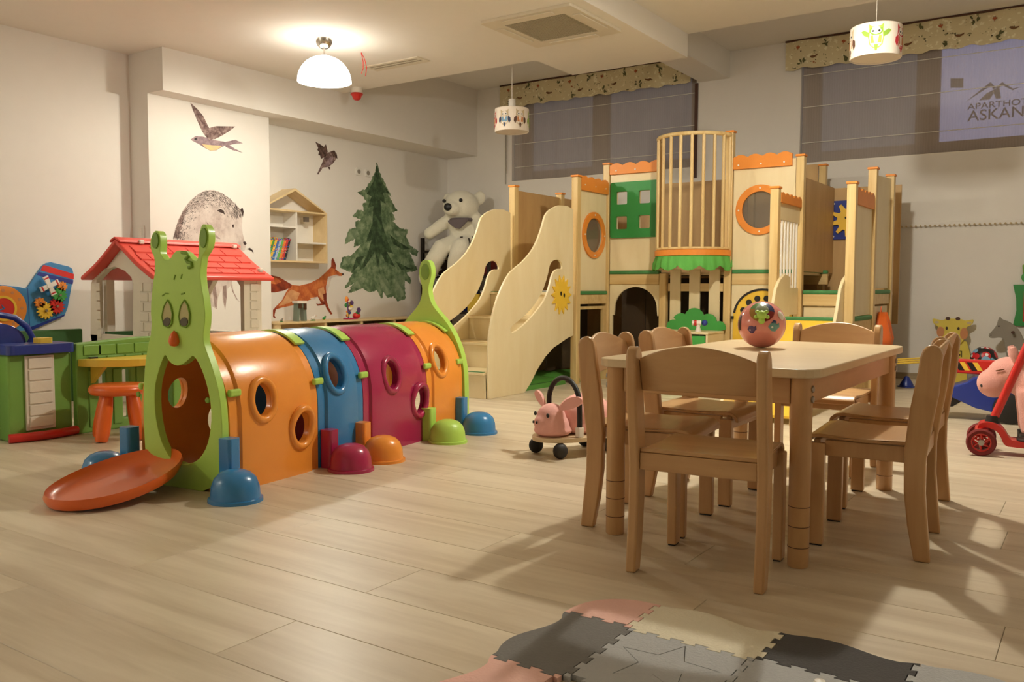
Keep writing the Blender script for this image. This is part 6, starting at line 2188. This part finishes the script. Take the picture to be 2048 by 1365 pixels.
tile(0, 2, M['pinkfoam'], 'pink rounded corner tile of the foam mat', corner=True)
tile(1, 2, M['creamfoam'], 'cream wavy border tile of the foam mat')
tile(2, 2, M['charcoal'], 'charcoal wavy border tile of the foam mat, right of the cream one')
tile(3, 2, M['ltgrey'], 'light grey wavy border tile of the foam mat at its right end')
tile(0, 1, M['slate'], 'dark grey wavy border tile of the foam mat below the pink corner')
tile(0, 0, M['pinkfoam'], 'pink border tile of the foam mat at the bottom picture edge')
tile(1, 1, M['ltgrey'], 'light grey foam mat tile with a star, below the cream tile', star=True)
tile(2, 1, M['ltgrey'], 'light grey foam mat tile with a star, below the charcoal tile', star=True)
tile(3, 1, M['charcoal'], 'charcoal foam mat tile at the bottom right')
WB = [(-0.434, 1.7)][0]
t = thing('white_toy_peg', 'small white rounded toy peg on the foam mat', 'toy', (WB[0], WB[1], .0122))
build('peg', MB().lathe([(0, 0), (.014, 0), (.014, .02), (.010, .028), (0, .030)], n=16), M['white'], t, smooth=40)
build('base', MB().lathe([(.0142, .0), (.018, .0), (.018, .006), (.0142, .008)], n=16), M['white'], t, smooth=40)

# ================================================================== RIGHT-HAND CORNER TOYS
# three-wheel scooter, seen from its left side
scx = thing('scooter', 'red three-wheel kick scooter at the right picture edge', 'scooter', (-.488, 4.79, 0), rz=R(6))
# local: +x backwards along the deck (picture right), +y away from the viewer
for s_ in (-1, 1):
    rot = Matrix.Translation((0, s_ * .105, .066)) @ Matrix.Rotation(R(90), 4, 'X')
    w_ = build('front_wheel', MB().lathe([(.044, -.016), (.058, -.018), (.065, -.008), (.066, 0), (.065, .008), (.058, .018), (.044, .016), (.044, -.016)], n=36, m=rot), M['dkred'], scx, smooth=50)
    subpart('wheel_rim', MB().lathe([(.038, -.012), (.0438, -.013), (.0438, .013), (.038, .012), (.038, -.012)], n=30, m=rot), M['red_p'], w_, smooth=40)
    subpart('hub', MB().lathe([(0, -.018), (.014, -.018), (.014, .018), (0, .018)], n=18, m=rot), M['steel'], w_, smooth=40)
    for k in range(6):
        a = R(60 * k + 15)
        d_ = Vector((math.cos(a), 0, math.sin(a)))
        e_ = Vector((-d_.z, 0, d_.x))
        c0 = Vector((0, s_ * .105, .066))
        p0, p1 = c0 + d_ * .0135, c0 + d_ * .0385 + e_ * .012
        subpart('spoke', MB().tube([p0, p1], [.006, .0045], 6), M['red_p'], w_)
M['dkred_t'] = M['dkred']
fork = [(-.02, .105), (.0, .128), (.03, .132), (.065, .118), (.085, .085), (.095, .055), (.125, .042), (.60, .045), (.60, .075), (.14, .072), (.118, .085), (.10, .120), (.07, .150), (.03, .160), (-.015, .150)]
build('frame', MB().prism(smooth_loop(fork, 2), -.055, .055, PY), M['red_p'], scx, bevel=.012, segs=3, smooth=40)
build('axle', MB().tube([(0, -.086, .066), (0, .086, .066)], .012, 10), M['red_p'], scx)
build('knuckle', MB().box(-.03, .03, -.086, .086, .085, .125), M['red_p'], scx, bevel=.012)
build('deck', MB().prism(rrect(.15, .60, -.062, .062, .03), .0755, .083, PZ), M['rubber'], scx, bevel=.002)
build('stem', MB().tube([(.045, 0, .155), (.205, 0, .60)], .0195, 16), M['red_p'], scx, smooth=50)
build('stem_collar', MB().tube([(.200, 0, .585), (.212, 0, .62)], .025, 16), M['steel'], scx, smooth=50)
build('upper_tube', MB().tube([(.2105, 0, .6155), (.285, 0, .82)], .013, 14), M['chrome'], scx, smooth=50)
hb = build('handlebar', MB().tube([(.285, -.15, .825), (.285, .15, .825)], .012, 12), M['chrome'], scx, smooth=50)
for s_ in (-1, 1):
    subpart('grip', MB().tube([(.285, s_ * .075, .825), (.285, s_ * .165, .825)], .0165, 12), M['rubber'], hb, smooth=50)
build('stem_boot', MB().lathe([(0, 0), (.034, 0), (.026, .035), (0, .036)], (.045, 0, .150), 18), M['rubber'], scx, smooth=40)
rot = Matrix.Translation((.66, 0, .045)) @ Matrix.Rotation(R(90), 4, 'X')
build('rear_wheel', MB().lathe([(0, -.02), (.036, -.02), (.045, -.012), (.045, .012), (.036, .02), (0, .02)], n=28, m=rot), M['dkred'], scx, smooth=40)
build('mudguard', MB().prism([(.59, .076), (.66, .105), (.72, .085), (.715, .078), (.66, .096), (.6, .068)], -.03, .03, PY), M['rubber'], scx)

# pink plush hippo rocker with a brown saddle
hp_ = thing('plush_hippo_rocker', 'pink plush hippo ride-on with brown saddle behind the scooter', 'ride-on toy', (-.275, 5.20, 0), rz=R(8))
hp_.scale = (.82, .82, .79)
# local: head to -x (picture left), body along +x
mb = MB()
mb.ell((.02, 0, .40), (.20, .15, .14))
mb.ell((-.16, 0, .46), (.13, .11, .11))
mb.ell((-.25, 0, .39), (.10, .095, .10))
mb.tube([(-.05, -.08, .36), (-.045, -.095, .20), (-.04, -.10, .085)], [.085, .068, .06], 14)
mb.tube([(-.05, .08, .36), (-.045, .095, .20), (-.04, .10, .085)], [.085, .068, .06], 14)
mb.tube([(.16, -.08, .36), (.19, -.095, .20), (.20, -.10, .085)], [.085, .068, .06], 14)
mb.tube([(.16, .08, .36), (.19, .095, .20), (.20, .10, .085)], [.085, .068, .06], 14)
body = build('body', mb, M['pinkfur'], hp_, remesh=.012)
for s_ in (-1, 1):
    subpart('ear', MB().tube([(-.13, s_ * .07, .53), (-.145, s_ * .085, .585), (-.16, s_ * .09, .635)], [.022, .030, .018], 12), M['pinkfur'], body, smooth=60)
    subpart('nostril', MB().ell((-.315, s_ * .055, .375), (.014, .012, .014), 10, 6), M['black'], body, smooth=60)
    subpart('closed_eye', MB().tube([(-.245, s_ * .088, .478), (-.225, s_ * .1, .485), (-.20, s_ * .105, .492)], .004, 6), M['brownfur'], body)
    for xx in (-.04, .20):
        subpart('shoe', MB().prism(rrect(xx - .062, xx + .062, s_ * .10 - .055, s_ * .10 + .055, .03), 0.018, .075, PZ), M['black'], body, bevel=.01)
sd_ = MB()
for r_i in range(1):
    pts = []
vs, fs = [], []
for i in range(13):
    a = R(-105 + 210 * i / 12)
    for (x, g_) in ((-.03, .008), (-.03, .022), (.17, .022), (.17, .008)):
        rr = (.155 + g_, .145 + g_)
        vs.append((x, rr[0] * math.sin(a), .40 + rr[1] * math.cos(a)))
for i in range(12):
    for k in range(4):
        k2 = (k + 1) % 4
        fs.append((i * 4 + k, i * 4 + k2, i * 4 + 4 + k2, i * 4 + 4 + k))
fs += [(3, 2, 1, 0), (48, 49, 50, 51)]
build('saddle', MB().add(vs, fs), M['brownfur'], hp_, smooth=50)
build('bandana', MB().prism([(-.095, .38), (-.06, .36), (-.055, .30), (-.085, .285), (-.10, .32)], -.118, -.104, PY), M['white'], hp_, bevel=.004)
build('rocker_base', MB().box(-.16, .32, -.15, -.05, 0, .0178).box(-.16, .32, .05, .15, 0, .0178), M['darkmetal'], hp_, bevel=.004)

# blue ride-on excavator with red arm and black scoop
ex = thing('toy_excavator', 'blue sit-on toy excavator with red arm and black scoop', 'ride-on toy', (-.63, 6.0, 0), rz=R(6))
# local: +x to picture right
build('chassis', MB().prism([(-.20, .16), (-.02, .08), (.22, .03), (.30, .05), (.30, .19), (.16, .23), (.02, .26), (-.03, .27), (-.07, .235), (-.20, .185)], -.10, .10, PY), M['navy'], ex, bevel=.022, segs=3)
build('seat', MB().prism([(.12, .232), (.30, .20), (.34, .33), (.31, .34), (.28, .235), (.14, .265)], -.085, .085, PY), M['navy'], ex, bevel=.012)
arm = build('arm', MB().prism([(-.27, .335), (-.26, .285), (.10, .275), (.16, .30), (.16, .335), (.10, .365), (-.24, .37)], -.03, .03, PY), M['red_p'], ex, bevel=.008)
for i in range(3):
    x_ = -.245 + i * .07
    subpart('hazard_stripe', MB().prism([(x_ + .03, .350), (x_ + .06, .350), (x_ + .09, .30), (x_ + .06, .30)], -.0318, -.0302, PY), M['black'], arm)
    subpart('hazard_stripe', MB().prism([(x_ + .062, .350), (x_ + .09, .350), (x_ + .12, .30), (x_ + .092, .30)], -.0318, -.0302, PY), M['yellow_w'], arm)
subpart('arm_bolt', MB().lathe([(0, 0), (.012, 0), (.01, .006), (0, .008)], n=12, m=Matrix.Translation((.115, -.0302, .335)) @ Matrix.Rotation(R(90), 4, 'X')), M['red_p'], arm)
build('dipper', MB().tube([(-.25, 0, .30), (-.235, 0, .20)], .02, 10), M['red_p'], ex)
build('scoop', MB().prism([(-.29, .185), (-.20, .20), (-.05, .19), (-.08, .125), (-.14, .08), (-.22, .07), (-.28, .10)], -.09, .09, PY), M['black'], ex, bevel=.006)
for s_ in (-1, 1):
    rot = Matrix.Translation((.16, s_ * .13, .09)) @ Matrix.Rotation(R(90), 4, 'X')
    build('wheel', MB().lathe([(0, -.025), (.07, -.025), (.088, -.018), (.09, 0), (.088, .018), (.07, .025), (0, .025)], n=28, m=rot), M['rubber'], ex, smooth=40)
build('wheel_axle', MB().tube([(.16, -.104, .09), (.16, .104, .09)], .012, 8), M['steel'], ex)

# giraffe activity board leaning on the wall
gf = thing('giraffe_board', 'yellow giraffe-shaped activity board standing against the wall', 'activity board', (-1.08, 8.20, 0))
gh_ = [(-1.19, .47), (-1.235, .50), (-1.245, .545), (-1.20, .535), (-1.155, .53), (-1.14, .545), (-1.02, .545), (-1.0, .53), (-.965, .535), (-.925, .545), (-.935, .50), (-.985, .47), (-.975, .42), (-1.0, .355), (-1.04, .322), (-1.085, .315), (-1.13, .325), (-1.17, .36), (-1.195, .42)]
gbd = [(-1.20, .0), (-.92, .0), (-.925, .12), (-.945, .24), (-.975, .35), (-1.02, .37), (-1.14, .37), (-1.175, .35), (-1.205, .24), (-1.225, .12)]
M['gir'] = plain('giraffe_yellow', (226, 204, 84), 0.5)
b_o = build('body_board', MB().prism(gbd, 8.25, 8.27, PY), M['gir'], gf, world=True, bevel=.003)
h_o = build('head_board', MB().prism(smooth_loop(gh_, 1), 8.225, 8.2495, PY), M['gir'], gf, world=True, bevel=.003)
for (cx_, cz2, rx_, rz_) in ((-1.175, .43, .03, .045), (-.995, .42, .03, .05)):
    build('cheek_patch', MB().prism(circ(cx_, cz2, rx_, 16, rz_), 8.2228, 8.2248, PY), M['p_orange'], h_o, world=True)
build('muzzle_patch', MB().prism(circ(-1.083, .372, .062, 20, .036), 8.2228, 8.2248, PY), M['p_orange'], h_o, world=True)
for dx in (-.045, .045):
    build('eye', MB().prism(circ(-1.083 + dx, .462, .009, 10, .014), 8.2225, 8.2248, PY), M['ink'], h_o, world=True)
    build('horn', MB().prism(circ(-1.083 + dx * .85, .546, .018, 14, .014), 8.2205, 8.2248, PY), M['brown'], h_o, world=True)
    build('inner_ear', MB().prism(circ(-1.083 + dx * 2.75, .512, .018, 12, .010), 8.2228, 8.2248, PY), M['p_tan'], h_o, world=True)
build('green_patch', MB().prism(smooth_loop([(-1.13, .14), (-1.02, .13), (-.985, .17), (-1.02, .20), (-1.05, .26), (-1.10, .27), (-1.13, .22)], 2), 8.2478, 8.2498, PY), M['green_bush'], b_o, world=True)
build('worm_track', MB().tube([(-1.12, 8.2465, .16), (-1.06, 8.2465, .18), (-1.06, 8.2465, .22), (-1.02, 8.2465, .24)], .006, 6), M['brown'], b_o, world=True)
build('maze_slot', MB().tube([(-1.05, 8.2478, .27), (-1.01, 8.2478, .27), (-1.01, 8.2478, .22)], .003, 6).tube([(-.98, 8.2478, .17), (-.94, 8.2478, .17)], .003, 6), M['black'], b_o, world=True)

# grey rocking horse
hr = thing('grey_toy_horse', 'grey wooden horse-shaped toy against the wall behind the hippo', 'toy horse', (-.66, 8.12, 0))
hh = [(-.80, .425), (-.775, .455), (-.745, .50), (-.735, .55), (-.725, .575), (-.71, .55), (-.66, .535), (-.60, .49), (-.56, .42), (-.52, .30), (-.40, .28), (-.30, .30), (-.27, .20), (-.27, .0), (-.33, .0), (-.35, .16), (-.56, .16), (-.58, .0), (-.65, .0), (-.66, .22), (-.675, .32), (-.69, .395), (-.72, .405), (-.765, .395), (-.795, .40)]
ho = build('body', MB().prism(smooth_loop(hh, 1), 8.10, 8.14, PY), M['grey'], hr, world=True, bevel=.006)
build('eye', MB().prism(circ(-.728, .495, .007, 8), 8.097, 8.0998, PY), M['ink'], ho, world=True)
build('nostril', MB().prism(circ(-.782, .42, .005, 8), 8.097, 8.0998, PY), M['ink'], ho, world=True)
build('handle_peg', MB().tube([(-.625, 8.04, .45), (-.625, 8.20, .45)], .011, 10), M['brown'], hr, world=True)
build('seat_board', MB().box(-.66, -.28, 8.04, 8.0998, .285, .305), M['white'], hr, world=True, bevel=.004)

# green wall toy at the right edge, ball, yellow rods, blue block, coat rail
gw = thing('green_wall_toy', 'green wall-mounted toy frame with red centre at the right picture edge', 'wall toy', (-.45, YB, .5))
go_ = [(-.655, .835), (-.63, .72), (-.625, .62), (-.645, .50), (-.60, .49), (-.30, .49), (-.255, .50), (-.275, .62), (-.27, .72), (-.245, .835)]
gwb = build('frame', MB().prism(go_, YB - .03, YB - .0005, PY), M['green_w'], gw, world=True, bevel=.004)
build('red_panel', MB().box(-.575, -.325, YB - .040, YB - .0303, .53, .78), M['red_p'], gwb, world=True, bevel=.003)
build('leaf', MB().prism(circ(-.50, .895, .10, 20, .06), YB - .03, YB - .0005, PY), M['green_bush'], gw, world=True, bevel=.003)
build('stalk', MB().tube([(-.58, YB - .02, .93), (-.585, YB - .02, .99), (-.55, YB - .02, 1.02), (-.52, YB - .02, .97)], .01, 8), M['leaf'], gw, world=True)
for i, mt in enumerate(('black', 'yellow_w', 'black')):
    build('bead', MB().ell((-.555, YB - .052, .75 - i * .06), .014, 12, 8), M[mt], gwb, world=True, smooth=60)
M['footb'] = cover('football_print', (24, 22, 26), [((200, 30, 40), 11, .36), ((130, 180, 215), 13, .40), ((236, 236, 236), 20, .26)])
t = thing('toy_football', 'black, red and blue printed football behind the red digger arm', 'ball', (-.755, 7.40, 0))
build('skin', MB().ell((0, 0, .094), .094, 32, 20), M['footb'], t, smooth=70)
build('valve', MB().lathe([(0, 0), (.006, 0), (0, .003)], (0, 0, .1878), 8), M['white'], t)
t['label'] = 'black football with red and blue print on a box behind the digger arm'
bxx = thing('ball_box', 'low grey box under the printed football, mostly hidden by the digger', 'box', (-.755, 7.40, 0))
build('body', MB().prism(rrect(-.10, .10, -.10, .10, .012), 0, .19, PZ, [rrect(-.085, .085, -.085, .085, .01)]).box(-.085, .085, -.085, .085, 0, .006), M['slate'], bxx, bevel=.003)
build('lid_rim', MB().prism(rrect(-.104, .104, -.104, .104, .012), .1902, .20, PZ, [rrect(-.06, .06, -.06, .06, .01)]), M['slate'], bxx)
t.location.z = .1785
rods = thing('yellow_rods', 'bundle of thin yellow rods slanting behind the table corner', 'rods', (-1.13, 7.3, .0))
for i in range(3):
    build('rod', MB().tube([(-1.40, 7.19, .215 + i * .016), (-1.03, 7.35, .245 + i * .016)], .007, 8), M['yellow_p'], rods, world=True)
build('stand', MB().box(-1.06, -1.0, 7.32, 7.38, 0, .236), M['yellow_p'], rods, world=True)
t = thing('blue_toy_cone', 'small blue toy lying by the castle foot at the wall', 'toy', (-1.33, 7.65, 0))
build('body', MB().lathe([(0, 0), (.055, 0), (.052, .02), (.03, .06), (.015, .085), (0, .09)], n=18), M['navy'], t, smooth=40)
build('brim', MB().lathe([(.0555, 0), (.07, 0), (.07, .008), (.0555, .010)], n=18), M['navy'], t, smooth=40)

cr = thing('peg_rail', 'long pale rail with a row of small pegs on the window wall', 'coat rail', (-.4, YB, 1.33))
build('board', MB().box(-1.62, .55, YB - .016, YB - .0005, 1.335, 1.372), M['wall'], cr, world=True, bevel=.003)
pm = build('peg', MB().tube([(0, 0, 0), (0, -.028, .004), (0, -.032, -.0)], [.007, .007, .009], 8), M['p_tan'], cr)
for i in range(56):
    o = pm if i == 0 else pm.copy()
    if i: COL.objects.link(o)
    o.parent = cr
    o.location = Vector((-1.60 + i * .038, YB - .033, 1.342)) - Vector(cr.location)
